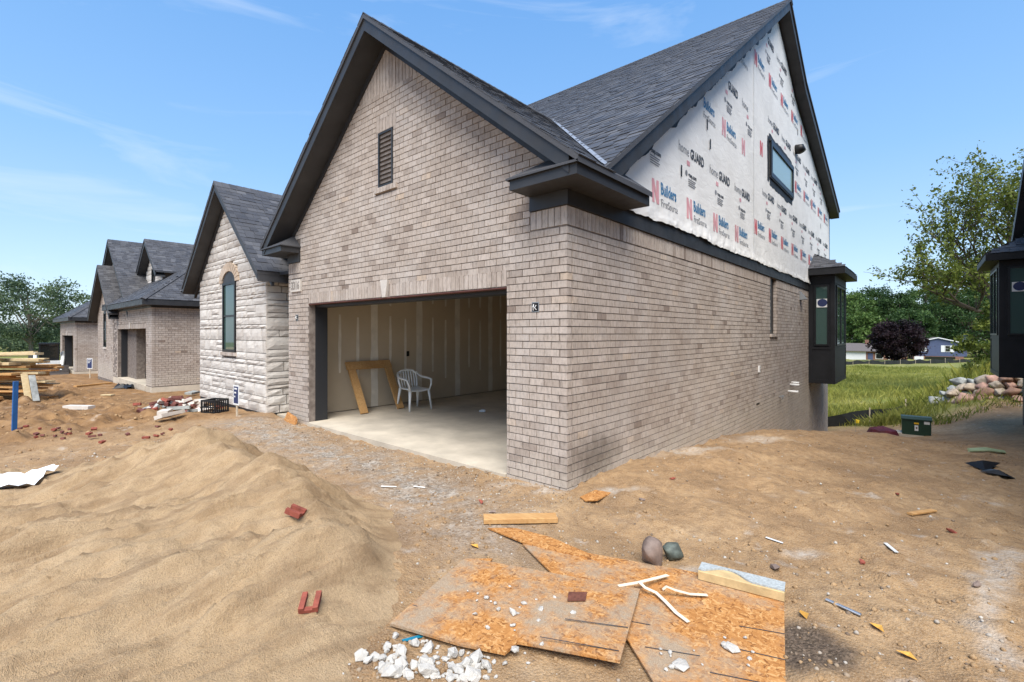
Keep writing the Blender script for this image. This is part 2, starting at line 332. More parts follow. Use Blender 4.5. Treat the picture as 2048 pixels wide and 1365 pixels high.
def wall_window(parent, o, ud, nd, u0, u1, z0, z1, fr=.05, glassm='glass_dark', framem='frame_black', rec=0, mull=None, name='window'):
    """frame as the part, pane as its child; placed at rec behind the wall plane o"""
    o = Vector(o); ud = Vector(ud); nd = Vector(nd)
    def bx(b, a0, a1, c0, c1, d0, d1):
        c = o+ud*(a0+a1)/2+Vector((0, 0, (c0+c1)/2))+nd*(d0+d1)/2
        b.obox(frame_m(c, ud*(a1-a0), nd*(d1-d0), Vector((0, 0, c1-c0))))
    f = MB()
    bx(f, u0, u0+fr, z0, z1, -rec-.04, -rec+.03); bx(f, u1-fr, u1, z0, z1, -rec-.04, -rec+.03)
    bx(f, u0+fr, u1-fr, z0, z0+fr, -rec-.04, -rec+.028); bx(f, u0+fr, u1-fr, z1-fr, z1, -rec-.04, -rec+.028)
    for kind, p in (mull or []):
        if kind == 'h': bx(f, u0+fr, u1-fr, p-.02, p+.02, -rec-.03, -rec+.02)
        else: bx(f, p-.025, p+.025, z0+fr, z1-fr, -rec-.03, -rec+.024)
    w = f.build(name, framem, parent)
    g = MB(); bx(g, u0+fr, u1-fr, z0+fr, z1-fr, -rec-.02, -rec); g.build('pane', glassm, w)
    return w
_txt = {}
def text_mesh(body, size, sx=1.0, bold=0.0):
    key = (body, size, sx, bold)
    if key not in _txt:
        cu = bpy.data.curves.new('t', 'FONT'); cu.body = body; cu.size = size; cu.offset = bold; cu.resolution_u = 2
        o = bpy.data.objects.new('t', cu); COL.objects.link(o); dg = bpy.context.evaluated_depsgraph_get(); dg.update()
        me = bpy.data.meshes.new_from_object(o.evaluated_get(dg)); bpy.data.objects.remove(o)
        V = np.array([v.co[:] for v in me.vertices]); F = [tuple(p.vertices) for p in me.polygons]; bpy.data.meshes.remove(me)
        V[:, 0] *= sx; _txt[key] = (V, F)
    return _txt[key]
# ------------------------------------------------------------------ terrain
CP = np.array([(0, -.25, -.01), (-.8, -.3, -.035), (-3, -.4, -.06), (-5.7, -.3, -.055), (-6.5, -.3, -.04), (-9.5, -.5, -.13), (-11.6, -.5, -.16), (2.8, -4, -.06), (-3, -4, -.06), (6, -3, -.06), (-8, -4, -.16), (-14, -2, -.36), (-18.3, 0, -.53), (-25, 0, -.62), (-35, 0, -.8), (-20, -6, -.62), (-35, -8, -.88), (-60, -5, -1.2), (-60, 25, -1.6), (-14.5, 8, -.9), (-3, 3, -.15), (-9, 3, -.25), (-4, 10, -.9), (-10, 12, -1.4), (-5, 17, -2.2), (-14, 18, -2.2),
 (.2, .5, .015), (.2, 2.4, -.07), (.2, 6, -.38), (.2, 10.5, -1.1), (.2, 13.5, -1.78), (.2, 17, -2.3), (3, 0, -.05), (6, 0, -.05), (3, 5, -.24), (3.2, 9.6, -.74), (5.2, 5, -.2), (5.2, 9.6, -.58), (2, 7.5, -.42), (1.5, 10.5, -.86), (5, 13, -.95), (2.5, 13.5, -1.5), (2.5, 16.9, -1.8), (5, 17, -1.2), (4, 19.5, -1.2), (2.9, 22.0, -1.4), (5.5, 20.2, -.75), (.4, 20.1, -2.2), (2, 22.8, -2.0), (4.2, 23.2, -.35), (6.5, 22, .12), (9, 26, .2), (7, 28, -.2), (0, 25, -2.45), (-6, 25, -2.5), (3, 28, -2.0), (-5, 45, -3.0), (4, 45, -2.9), (10, 45, -2.3), (22, 45, -1.2), (-4.4, 102, -4.0), (11.6, 116, -3.8), (4.7, 163, -5.4), (40, 130, -4), (-111, 3, -2.2), (-200, 50, -3), (-100, -60, -1.5), (60, -60, 0), (150, 100, -3), (-100, 150, -5.5), (0, 300, -6.5), (150, 300, -6.5), (-300, 300, -6.5), (-400, -50, -3), (12, 5, -.1), (12, 14, -.3), (20, -10, 0)])
def _k(r2): return np.where(r2 > 0, r2*np.log(r2+1e-9), 0)
def _sq(p): return np.sign(p)*np.sqrt(np.abs(p)+.0)*6     # gentle compression so that far points do not dominate
_P = np.c_[CP[:, 0], CP[:, 1]]
_d2 = ((_P[:, None]-_P[None])**2).sum(2); _n = len(_P)
_A = np.zeros((_n+3, _n+3)); _A[:_n, :_n] = np.sqrt(_d2+.6); _A[:_n, _n] = 1; _A[:_n, _n+1:] = _P; _A[_n, :_n] = 1; _A[_n+1:, :_n] = _P.T
_W = np.linalg.solve(_A, np.r_[CP[:, 2], 0, 0, 0])
def sm(a, b, x): t = np.clip((x-a)/(b-a), 0, 1); return t*t*(3-2*t)
def base_z(x, y):
    x = np.asarray(x, float); y = np.asarray(y, float); z = _W[_n]+_W[_n+1]*x+_W[_n+2]*y
    for i in range(_n): z = z+_W[i]*np.sqrt((x-_P[i, 0])**2+(y-_P[i, 1])**2+.6)
    return z
def zones(x, y):
    """mud (rutted, left), grass (field behind), grey gravel along the slab, dark wet patch"""
    w = fbm(x*.5, y*.5, 3)
    mud = sm(-6.5, -9.5, x+w*1.2)*sm(6, 2, y)*sm(-80, -50, x)
    grass = sm(18.6, 20.4, y+w*1.2-.35*np.clip(x-1.5, 0, 9)+np.where(x < -14, -6, 0))
    grass = np.maximum(grass, sm(-42, -55, x+w*6))
    gravel = np.exp(-((y+.75+.12*(x+3)*(x > -3))/.55)**2)*sm(-8, -6.5, x)*sm(1.2, -.3, x)*sm(-.3, .25, w+.25)
    p = on(1650, 1320, -.06); w2 = fbm(x*2.6, y*2.6, 4); wet = np.exp(-(((x-p.x)/.34)**2+((y-p.y)/.26)**2))
    return mud, grass, gravel, sm(.38, .85, wet+w2*.55)
DUST = [(1300, 905, .55, .28, 0), (1375, 895, .5, .3, 0), (1040, 968, .35, .14, 0), (1500, 893, .7, .35, -.3), (1100, 985, .3, .12, 0), (1380, 1128, .12, .06, 0), (1230, 985, .3, .12, 0), (1600, 1100, .25, .1, 0)]
PALE = [(2048, 1115), (1985, 1112), (2000, 1150), (1975, 1180), (1985, 1225), (1965, 1265), (1985, 1300), (2010, 1345)]
def dust(x, y):
    w = fbm(x*3.1, y*3.1, 4); v = 0*x
    for px, py, a, b, z0 in DUST: p = on(px, py, z0-.02); v = np.maximum(v, np.exp(-((((x-p.x)*RX+(y-p.y)*RY)/a)**2+(((x-p.x)*FX+(y-p.y)*FY)/b)**2)))
    for (a, b) in zip(PALE[:-1], PALE[1:]):
        for f in (0, .33, .66): p = on(a[0]*(1-f)+b[0]*f, a[1]*(1-f)+b[1]*f, -.06); v = np.maximum(v, np.exp(-((x-p.x)**2+(y-p.y)**2)/.10**2))
    return sm(.3, .95, v+w*.75)
def gz(x, y):
    x = np.asarray(x, float); y = np.asarray(y, float); z = base_z(x, y); mud, grass, gravel, wet = zones(x, y)
    near = np.exp(-np.maximum(0, np.hypot(x-2, y+1)-9)/8)
    z = z+fbm(x*.9, y*.9, 4)*.055*near*(1-gravel*.5)+(fbm(x*2.1+9, y*2.1, 4)*.035+fbm(x*3.5, y*3.5, 4)*.034+np.maximum(0, fbm(x*8+4, y*8, 3)-.12)*.07)*near*(1-.5*gravel)
    z = z+mud*(np.abs(fbm(x*1.1+3, y*1.7, 4))*.30-.06+fbm(x*4, y*4, 3)*.09)*sm(-.6, -1.6, y)
    z = z+fbm(x*.35, y*.35, 3)*.25*grass*sm(19, 24, y)
    side = np.exp(-((x-.9)/.8)**2)*sm(1.0, 2.2, y)*sm(9.5, 6, y); z = z+side*(.05+.10*fbm(x*1.6, y*1.6, 4))
    dx, dy = x-CAM[0], y-CAM[1]; r = dx*RX+dy*RY; d = dx*FX+dy*FY; m = sm(1.35, .9, np.sqrt(((r-.45)/1.05)**2+((d-3.1)/1.0)**2)); z = z*(1-m)+(-.062+fbm(x*6, y*6, 3)*.006)*m
    for (x0, x1, y0, dz) in ((-12.0, -.06, .10, .45), (-30.4, -18.4, .5, .6), (-42, -35.3, .5, .6)):
        z = z-dz*sm(x0-.02, x0+.1, x)*sm(x1+.02, x1-.1, x)*sm(y0-.03, y0+.1, y)*sm(17, 16.5, y)
    return z
def g1(x, y): return float(gz(np.array([x]), np.array([y]))[0])
def lines(*segs):
    o = []
    for a, b, s in segs: o += list(np.arange(a, b-1e-6, s))
    return np.array(o+[segs[-1][1]])
def build_ground():
    X = lines((-420, -60, 12), (-60, -26, .8), (-26, -12, .22), (-12, -7, .10), (-7, 6, .045), (6, 12, .25), (12, 40, 1.4), (40, 260, 11))
    Y = lines((-60, -12, 4), (-12, -5, .35), (-5, 3, .045), (3, 9, .09), (9, 24, .2), (24, 60, .8), (60, 420, 9))
    gx, gy = np.meshgrid(X, Y); V = np.c_[gx.ravel(), gy.ravel(), gz(gx, gy).ravel()]
    nx, ny = len(X), len(Y); i = np.arange(nx*ny).reshape(ny, nx)
    F = np.stack([i[:-1, :-1], i[:-1, 1:], i[1:, 1:], i[1:, :-1]], -1).reshape(-1, 4)
    o = np_mesh('ground', V, F, 'ground', smooth=True, kind='structure')
    c = o.data.attributes.new('zone', 'FLOAT_COLOR', 'POINT'); z = zones(V[:, 0], V[:, 1])
    c.data.foreach_set('color', np.stack([z[0], z[1], z[2], z[3]], 1).astype(np.float32).ravel())
    o.data.attributes.new('dust', 'FLOAT', 'POINT').data.foreach_set('value', dust(V[:, 0], V[:, 1]).astype(np.float32))
    return o
def dirt_col(t):
    big = t.noise(1.1, 8, .68, None, .5); fine = t.noise(130, 3, .75); mid = t.noise(11, 6, .65)
    c = t.ramp(big, [(.34, (.165, .092, .040)), (.48, (.31, .186, .086)), (.60, (.385, .245, .122)), (.74, (.45, .315, .185))])
    c = t.mix(t.ramp(mid, [(.4, .0), (.66, .8)]), c, (.175, .10, .046))
    c = t.mix(t.ramp(fine, [(.42, 0), (.72, .6)]), c, (.52, .40, .27))
    c = t.mix(t.ramp(t.voro(85), [(.04, .8), (.14, 0)]), c, (.10, .068, .045))
    return c, mid, fine
t = NT('ground'); c, mid, fine = dirt_col(t)
za = t.n('ShaderNodeAttribute'); za.attribute_name = 'zone'; zs = t.n('ShaderNodeSeparateColor'); t.l(za.outputs['Color'], zs.inputs[0])
mudc = t.mix(t.ramp(t.noise(2.3, 6, .65), [(.35, 0), (.65, 1)]), (.135, .068, .026), (.32, .185, .082))
c = t.mix(t.math('MULTIPLY', zs.outputs[0], .92), c, mudc)
peb = t.mix(t.ramp(t.voro(38, out='Color'), [(.2, 0), (.8, 1)]), (.17, .15, .125), (.44, .40, .35))
c = t.mix(t.math('MULTIPLY', zs.outputs[2], t.ramp(t.noise(6, 5, .7), [(.38, .15), (.6, .95)])), c, peb)
c = t.mix(t.math('MULTIPLY', t.ramp(t.noise(3.1, 6, .6), [(.62, 0), (.74, .55)]), 1), c, (.50, .46, .41))
c = t.mix(t.math('MULTIPLY', za.outputs['Alpha'], .85), c, t.mix(t.ramp(t.voro(90, out='Color'), [(.3, 0), (.9, 1)]), (.032, .026, .022), (.16, .12, .09)))
c = t.mix(t.math('MULTIPLY', t.attr('dust'), t.ramp(t.noise(17, 5, .7), [(.35, .2), (.65, .8)])), c, (.47, .42, .36))
gr = t.mix(t.ramp(t.noise(.35, 5, .6), [(.35, 0), (.65, 1)]), (.15, .18, .036), (.30, .26, .09)); gr = t.mix(t.ramp(t.noise(5, 4, .7), [(.4, 0), (.7, .6)]), gr, (.06, .085, .02))
c = t.mix(zs.outputs[1], c, gr)
t.bump(t.math('ADD', t.math('MULTIPLY', mid, 1.0), t.math('ADD', t.math('MULTIPLY', fine, .35), t.math('MULTIPLY', t.voro(60), .35))), .75, .03)
t.done(c, .9, .22)
t = NT('sand'); fine = t.noise(170, 2, .8); mid = t.noise(7, 6, .6)
c = t.ramp(t.noise(1.6, 5, .6), [(.3, (.49, .335, .185)), (.7, (.60, .43, .255))]); c = t.mix(t.ramp(t.noise(1, 6, .65, t.mapped((7, 1.3, 4))), [(.47, 0), (.62, .62)]), c, (.30, .19, .10)); c = t.mix(t.ramp(fine, [(.36, .6), (.5, 0)]), c, (.25, .165, .09)); c = t.mix(t.ramp(mid, [(.52, 0), (.75, .5)]), c, (.34, .215, .11)); c = t.mix(t.ramp(t.noise(320, 2, .8), [(.60, 0), (.7, .8)]), c, (.62, .52, .40)); c = t.mix(t.ramp(t.noise(210, 2, .8, t.mapped((1, 1.1, 1))), [(.64, 0), (.71, .6)]), c, (.09, .07, .06))
t.bump(t.math('ADD', t.noise(15, 7, .75), t.math('MULTIPLY', fine, .4)), .85, .045); t.done(c, .92, .2)
build_ground()

# ------------------------------------------------------------------ the brick house (garage corner at the origin)
H = empty('brick_house', (0, 0, 0), 'brick house with the open empty garage and white wrapped side gable', 'house')
XL, XC, GP = -6.485, -3.24, .80                     # left corner, gable centre, gable pitch
OX0, OX1, OZ = -5.667, -.839, 2.134                 # garage opening
GT = 6.16                                           # top of the front gable roof at its ridge
SY, SZ0 = 17.0, -2.75                               # rear of the side wall, its foot
def gtop(x): return GT-GP*abs(x-XC)
# front wall: mortar core and bricks
fw = MB(); Y0, Y1 = .011, .13
fw.box(XL, OX0, Y0, Y1, -.25, 2.6); fw.box(OX1, -.011, Y0, Y1, -.25, 2.6); fw.box(OX0, OX1, Y0, Y1, OZ+.012, 2.6)
fw.prism([(XL, Y0, 2.6), (-.011, Y0, 2.6), (-.011, Y0, gtop(0)-.25), (XC, Y0, GT-.25), (XL, Y0, gtop(XL)-.25)], (0, Y1-Y0, 0))
front = fw.build('front_wall', 'mortar', H)
VX0, VX1, VZ0, VZ1 = -3.43, -3.06, 3.80, 4.62       # louvred vent
CORN = 2.948                                        # top of the brick under the cornice
def fr(z, k):
    a, b = XL, 0.0
    if k % 2: b = -.10
    if z > 2.70: 
        half = (GT-.27-z)/GP+.03; a, b = max(a, XC-half), min(b, XC+half)
    r = [(a, b)]; holes = []
    if z < OZ+.215: holes.append((OX0, OX1))
    if VZ0-.09 < z < VZ1+.21: holes.append((VX0-(.07 if z < VZ0 or z > VZ1 else 0), VX1+(.07 if z < VZ0 or z > VZ1 else 0)))
    if 2.71 < z: holes += [(-.49, .1), (XL-.1, XL+.49)] if z < 3.35 else []
    if z > 5.18: return []
    if 2.385 < z < 2.63: holes.append((-6.345, -5.945))
    return cut(r, holes)
bl = bond(fr, -.16, 5.2)
items = bricks_on((0, 0, 0), (1, 0, 0), (0, -1, 0), bl)
def soldiers(u0, u1, zb, h, w=.0803):
    n = max(1, round((u1-u0)/w)); return [(u0+(u1-u0)*i/n, u0+(u1-u0)*(i+1)/n, zb+h/2, h-.008) for i in range(n)]
key = (-3.33, -3.16)
sol = soldiers(OX0, key[0]-.01, OZ+.02, .195)+soldiers(key[1]+.01, OX1, OZ+.02, .195)
sol += soldiers(-.49, 0, CORN-.205, .20)+soldiers(XL, XL+.49, CORN-.205, .20)+soldiers(VX0-.07, VX1+.07, VZ1+.01, .195)
for i in range(18):
    u = XC-.72+i*.0803; hmax = GT-.25-GP*abs(u+.04-XC)-5.20
    if hmax > .05: sol.append((u, u+.0803, 5.20+min(hmax, .62)/2, min(hmax, .62)-.008))
items += bricks_on((0, 0, 0), (1, 0, 0), (0, -1, 0), sol)
items += bricks_on((0, -.03, 0), (1, 0, 0), (0, -1, 0), [(VX0-.08+i*.0803, VX0-.08+(i+1)*.0803, VZ0-.045, .075) for i in range(7)])
# jamb returns (brick ends seen in the opening)
# side wall
sw = MB(); sw.box(-.13, -.011, .13, 8.43, -1.3, 3.2); sw.box(-.13, -.011, 9.03, SY, SZ0, 3.2); sw.box(-.13, -.011, 8.43, 9.03, SZ0, 1.6); sw.box(-.13, -.011, 8.43, 9.03, 2.948, 3.2)
sw.box(-.13, -.011, 5, 8.43, SZ0, -1.3)
side = sw.build('side_wall', 'mortar', H)
def srr(z, k):
    a = .10 if k % 2 == 0 else 0.0
    zr = z+.12
    b = SY
    if z < -.05: a = max(a, float(np.interp(-z, [0, .1, .38, 1.1, 1.78, 2.3, 3.2], [0, 1.6, 5.2, 9.6, 12.6, 15.8, 17])))
    r = [(a, b)]
    return cut(r, [(8.43, 9.03)] if z > 1.6 else ([(8.38, 9.08)] if z > 1.52 else []))
sl_ = bond(srr, -2.6, CORN-.21)
sitems = bricks_on((0, 0, 0), (0, 1, 0), (1, 0, 0), sl_)
sitems += bricks_on((0, 0, 0), (0, 1, 0), (1, 0, 0), soldiers(0, 8.43, CORN-.205, .20)+soldiers(9.03, SY, CORN-.205, .20))
sitems += bricks_on((.04, 0, 0), (0, 1, 0), (1, 0, 0), [(8.36+i*.095, 8.36+(i+1)*.095, 1.565, .07) for i in range(8)])
sitems += bricks_on((0, 9.024, 0), (1, 0, 0), (0, -1, 0), [(-.075, -.002, (k+.5)*CH) for k in range(20, 36)], depth=.04)
allb = sorted([(scale_of(m.translation), 0, m, tn) for m, tn in items]+[(scale_of(m.translation), 1, m, tn) for m, tn in sitems], key=lambda q: -q[0])
fbud = sum(1 for q in allb[:300] if q[1] == 0)
pieces('brick', 'brick', front, items, fbud, 'brickwork'); pieces('brick', 'brick', side, sitems, 300-fbud, 'brickwork')
# lintel, keystone, plaque, boxes, vent
box('lintel', 'red_primer', H, OX0+.002, OX1-.002, -.004, .12, OZ-.001, OZ+.011)
MB().prism([(key[0]+.045, -.035, OZ+.015), (key[1]-.045, -.035, OZ+.015), (key[1]+.01, -.035, OZ+.27), (key[0]-.01, -.035, OZ+.27)], (0, .06, 0)).build('keystone', 'limestone', H)
pl = box('number_plaque', 'limestone', H, -6.34, -5.95, -.028, .03, 2.395, 2.62)
V, F = text_mesh('3316', .205, .80, .009); w = V[:, 0].max()
MB().add([(-6.145-w/2+v[0], -.0295, 2.44+v[1]) for v in V], F).build('numeral', 'numeral_ink', pl)
vent = MB(); vent.box(VX0, VX0+.03, -.012, .08, VZ0, VZ1).box(VX1-.03, VX1, -.012, .08, VZ0, VZ1).box(VX0+.03, VX1-.03, -.010, .08, VZ0, VZ0+.03).box(VX0+.03, VX1-.03, -.010, .08, VZ1-.03, VZ1).box(VX0+.03, VX1-.03, .07, .08, VZ0+.03, VZ1-.03)
vent = vent.build('gable_vent', 'trim', H)
sm_ = None
for i in range(11):
    z = VZ0+.05+i*.068; M = frame_m((XC+.0-.005, .03, z+.02), (VX1-VX0-.07, 0, 0), (0, .07, .055), (0, -.006, .008))
    if sm_ is None: sm_ = MB().obox(Matrix.Identity(4)).build('slat', 'trim', vent); o = sm_
    else: o = sm_.copy(); COL.objects.link(o)
    o.matrix_local = M
for x, z in ((-.414, 1.90), (-6.12, 1.91)):
    b = box('junction_box', 'galvanised', H, x-.05, x+.05, -.006, .03, z-.055, z+.055); box('opening', 'frame_black', b, x-.04, x+.04, -.0085, 0, z-.045, z+.045)
    MB().tube([(x-.02, -.01, z+.03), (x-.012, -.03, z), (x-.022, -.012, z-.035)], .006, 6).tube([(x+.015, -.01, z+.02), (x+.005, -.028, z-.01), (x+.02, -.012, z-.03)], .005, 6).build('wire_ends', 'pipe_white', b)

# garage inside
slab_o = MB().box(XL+.14, -.14, .015, 6.4, -.22, 0).box(OX0+.003, OX1-.003, -.03, .015, -.22, -.003).build('garage_slab', 'concrete', H)
dw = box('drywall', 'drywall', H, -6.345, -6.30, .135, 6.4, .015, 2.75); box('drywall', 'drywall', H, -6.30, -.2, 6.36, 6.4, .015, 2.75); box('drywall', 'drywall', H, -.2, -.14, .135, 6.36, .015, 2.75); box('ceiling', 'ceiling_board', H, -6.345, -.14, .135, 6.4, 2.75, 2.79)
for i in range(6):
    y = .55+i*1.22
    for j, (dy, segs) in enumerate(((0, [(.02, 2.74)]), (.41, [(.75, 2.0), (2.25, 2.72)]), (.82, [(.55, 1.95), (2.3, 2.74)]))):
        for a, b in segs:
            a += random.uniform(-.08, .08) if j else 0; wd = .085 if j == 0 else .035; n = 9; L = []; Rr = []
            for q in range(n):
                zz = a+(min(b, 2.745)-a)*q/(n-1); tp = 1 if j == 0 else .55+.45*math.sin(math.pi*(q+.3)/(n-.4))
                L.append((-6.2985, y+dy-wd*tp*random.uniform(.8, 1.15), max(.016, zz))); Rr.append((-6.2985, y+dy+wd*tp*random.uniform(.8, 1.15), max(.016, zz)))
            if y+dy < 6.2: MB().prism(L+Rr[::-1], (.0012, 0, 0)).build('joint_tape', 'joint_compound', dw)
b = box('outlet', 'frame_black', dw, -6.2995, -6.296, 2.62, 2.70, 1.08, 1.20)
jb = MB().box(OX0-.02, OX0+.006, .125, .36, .004, OZ).box(OX1-.006, OX1+.02, .125, .36, .004, OZ).box(OX0+.006, OX1-.006, .125, .36, OZ-.045, OZ-.002).build('door_jamb', 'jamb_metal', H)
box('header', 'drywall', H, -6.30, -.2, .135, .20, OZ+.002, 2.75); box('return_wall', 'drywall', H, -6.30, OX0-.02, .135, .20, .004, OZ); box('return_wall', 'drywall', H, OX1+.02, -.2, .135, .20, .004, OZ)

# rakes, soffits and cornice returns of the front gable
YO = -.36
for s in (-1, 1):
    xe = XC+s*(3.245+.26)
    T = lambda x, d: (x, YO, gtop(x)-d)
    MB().prism([T(XC, .03), T(xe, .03), T(xe, .23), T(XC, .23)], (0, .03, 0)).build('fascia', 'trim', H)
    MB().prism([(XC, YO+.03, GT-.215), (xe, YO+.03, gtop(xe)-.215), (xe, YO+.03, gtop(xe)-.235), (XC, YO+.03, GT-.235)], (0, -YO-.05, 0)).build('soffit', 'trim', H)
    xf = XC+s*3.35; MB().prism([(XC, -.022, GT-.235), (xf, -.022, gtop(xf)-.235), (xf, -.022, gtop(xf)-.34), (XC, -.022, GT-.34)], (0, .035, 0)).build('frieze_board', 'trim', H)
def cornice(x0, x1, y1, sgn):
    """boxed return: x0..x1 across the front, back to y1 along the side"""
    xo = x1 if sgn > 0 else x0; xi = x0 if sgn > 0 else x1
    f = MB(); f.box(x0, x1, -.35, -.325, 3.105, 3.225); f.box(xo-(.025 if sgn > 0 else 0), xo+(0 if sgn > 0 else .025), -.325, y1, 3.105, 3.225); f.box(min(xi, xi+sgn*.02), max(xi, xi+sgn*.02), -.325, -.001, 3.105, 3.223)
    f.box(min(0 if sgn > 0 else XL, xo), max(0 if sgn > 0 else XL, xo-.0), y1-.02, y1, 3.105, 3.223)
    c = f.build('cornice_return', 'trim', H)
    s_ = MB().box(x0+.02, x1-.02, -.325, -.001, 3.106, 3.118)
    xa, xb = ((.001, x1-.025) if sgn > 0 else (x0+.025, XL-.001)); s_.box(xa, xb, .0, y1-.02, 3.106, 3.118); s_.build('soffit', 'trim', c)
    xw = 0 if sgn > 0 else XL
    q = MB().box(min(xi, xw), max(xi, xw)+(.022 if sgn > 0 else 0)-(0 if sgn > 0 else 0), -.022, .001, CORN, 3.104); q.build('frieze_board', 'trim', c)
    e = .03; zb = 3.226; zt = 3.46
    P = [(xi-sgn*e, -.35-e, zb), (xo+sgn*e, -.35-e, zb), (xo-sgn*.27, -.001, zt), (xi+sgn*.25, -.001, zt), (xi-sgn*e, -.001, zb)]
    r = MB().add(P+[(p[0], p[1], p[2]-.02) for p in P], [(0, 1, 2, 3), (0, 3, 4), (5, 8, 7, 6), (5, 9, 8), (0, 5, 6, 1), (0, 4, 9, 5)], .45).build('return_roof', 'shingle', c)
cornice(-.485, .35, 1.18, 1); cornice(-6.84, -6.0, 1.18, -1)
box('frieze_board', 'trim', H, -.005, .024, .0, 13.2, CORN, 3.19)

# roofs
MR_Y, MR_Z, MP = 8.98, 9.68, .7265                    # main ridge
mainz = lambda y: MR_Z-MP*(MR_Y-y)
cs = 1/math.hypot(1, GP); cm = 1/math.hypot(1, MP)
roof = MB(); th = .06
def deck(b, pts): b.prism(pts, (0, 0, -th))
ye = 4.3
deck(roof, [(.38, YO-.02, gtop(.38)), (.38, 1.2, gtop(.38)), (0, 1.2, gtop(0)), (0, ye, gtop(0)), (XC, ye, GT), (XC, YO-.02, GT)])
deck(roof, [(-6.86, YO-.02, gtop(-6.86)), (XC, YO-.02, GT), (XC, ye, GT), (-6.86, ye, gtop(-6.86))])
deck(roof, [(-12.3, .22, mainz(.22)), (.33, .22, mainz(.22)), (.33, MR_Y, MR_Z), (-12.3, MR_Y, MR_Z)])
KY, KZ, EY, EZ = 10.98, 8.47, 17.45, 6.2
deck(roof, [(-12.3, MR_Y, MR_Z), (.33, MR_Y, MR_Z), (.33, KY, KZ), (-12.3, KY, KZ)])
deck(roof, [(-12.3, KY, KZ), (.33, KY, KZ), (.33, EY, EZ), (-12.3, EY, EZ)])
roof = roof.build('roof', 'shingle', H)
ab = lambda p: p.z > mainz(p.y)-.015 or p.y > 6
tabs = shingle_tabs((.385, YO-.025, gtop(.385)), (0, 1, 0), (-cs, 0, GP*cs), 4.7, (3.62)/cs, lambda p: p.z > mainz(p.y)-.02 and (p.y < 1.2 or p.x < .0))
tabs += shingle_tabs((-6.865, YO-.025, gtop(-6.865)), (0, 1, 0), (cs, 0, GP*cs), 4.7, 3.62/cs, lambda p: p.z > mainz(p.y)-.02)
tabs += shingle_tabs((-12.3, .215, mainz(.215)), (1, 0, 0), (0, cm, MP*cm), 12.63, (MR_Y-.215)/cm, lambda p: p.z > (gtop(p.x) if p.x > -6.86 else 0)-.02)
pieces('shingle', 'shingle', roof, tabs, 300, 'shingle_courses')
cap = MB()
def ridge_caps(b, p, q, pitch, w=.15):
    p = Vector(p); q = Vector(q); L = (q-p).length; d = (q-p)/L; s_ = Vector((0, 0, 1)).cross(d).normalized(); n = int(L/.15)
    for i in range(n):
        c = p+d*(L*i/n); c2 = c+d*(L/n*1.15)+Vector((0, 0, -.008)); up = Vector((0, 0, .022))
        A = [c-s_*w-Vector((0, 0, w*pitch))+up, c+up*1.3, c+s_*w-Vector((0, 0, w*pitch))+up, c2-s_*w-Vector((0, 0, w*pitch))+up, c2+up*1.3, c2+s_*w-Vector((0, 0, w*pitch))+up]
        b.add(A+[a-Vector((0, 0, .015)) for a in A], [(0, 1, 4, 3), (1, 2, 5, 4), (0, 6, 7, 1), (1, 7, 8, 2), (0, 3, 9, 6), (2, 8, 11, 5), (3, 4, 10, 9), (4, 5, 11, 10)], random.uniform(.2, .8))
ridge_caps(cap, (XC, YO-.02, GT), (XC, 4.14, GT), GP); cap.build('ridge_cap', 'shingle', roof); cap = MB(); ridge_caps(cap, (.34, MR_Y, MR_Z), (-12.3, MR_Y, MR_Z), .67); cap.build('ridge_cap', 'shingle', roof)
vl = MB()
for i in range(24):
    f0, f1 = i/24, (i+1)/24; a = Vector((.3, .25, mainz(.25)+.02)).lerp(Vector((XC, 4.15, GT+.02)), f0); b_ = Vector((.3, .25, mainz(.25)+.02)).lerp(Vector((XC, 4.15, GT+.02)), f1)
    wv = Vector((.05, .06, .022)); j = random.uniform(-.01, .01)
    vl.add([a-Vector((.06, -.0, -.045))*.8, b_-Vector((.06, 0, -.045))*.8, b_+Vector((0, .06, .043))*.8, a+Vector((0, .06, .043))*.8, a+Vector((0, 0, j*.2)), b_], [(0, 4, 5, 1), (4, 3, 2, 5)])
vl.build('valley_glint', 'valley_glint_grey', roof)  # added pale strip: wet glint along the valley, put into its colour
# side-gable rake boards
RX1 = .30
segs = [((.37, mainz(.37)), (MR_Y, MR_Z)), ((MR_Y, MR_Z), (KY, KZ)), ((KY, KZ), (EY, EZ))]
for (a, b) in segs:
    MB().prism([(RX1, a[0], a[1]-.03), (RX1, b[0], b[1]-.03), (RX1, b[0], b[1]-.27), (RX1, a[0], a[1]-.27)], (-.03, 0, 0)).build('fascia', 'trim', H)
    MB().prism([(.03, a[0], a[1]-.245), (.03, b[0], b[1]-.245), (.03, b[0], b[1]-.27), (.03, a[0], a[1]-.27)], (RX1-.06, 0, 0)).build('soffit', 'trim', H)
box('fascia', 'trim', H, -12.3, .3, EY-.02, EY+.01, EZ-.25, EZ-.03)
def wtop(y): return np.interp(y, [.1, MR_Y, KY, EY], [mainz(.1), MR_Z, KZ, EZ])-.25
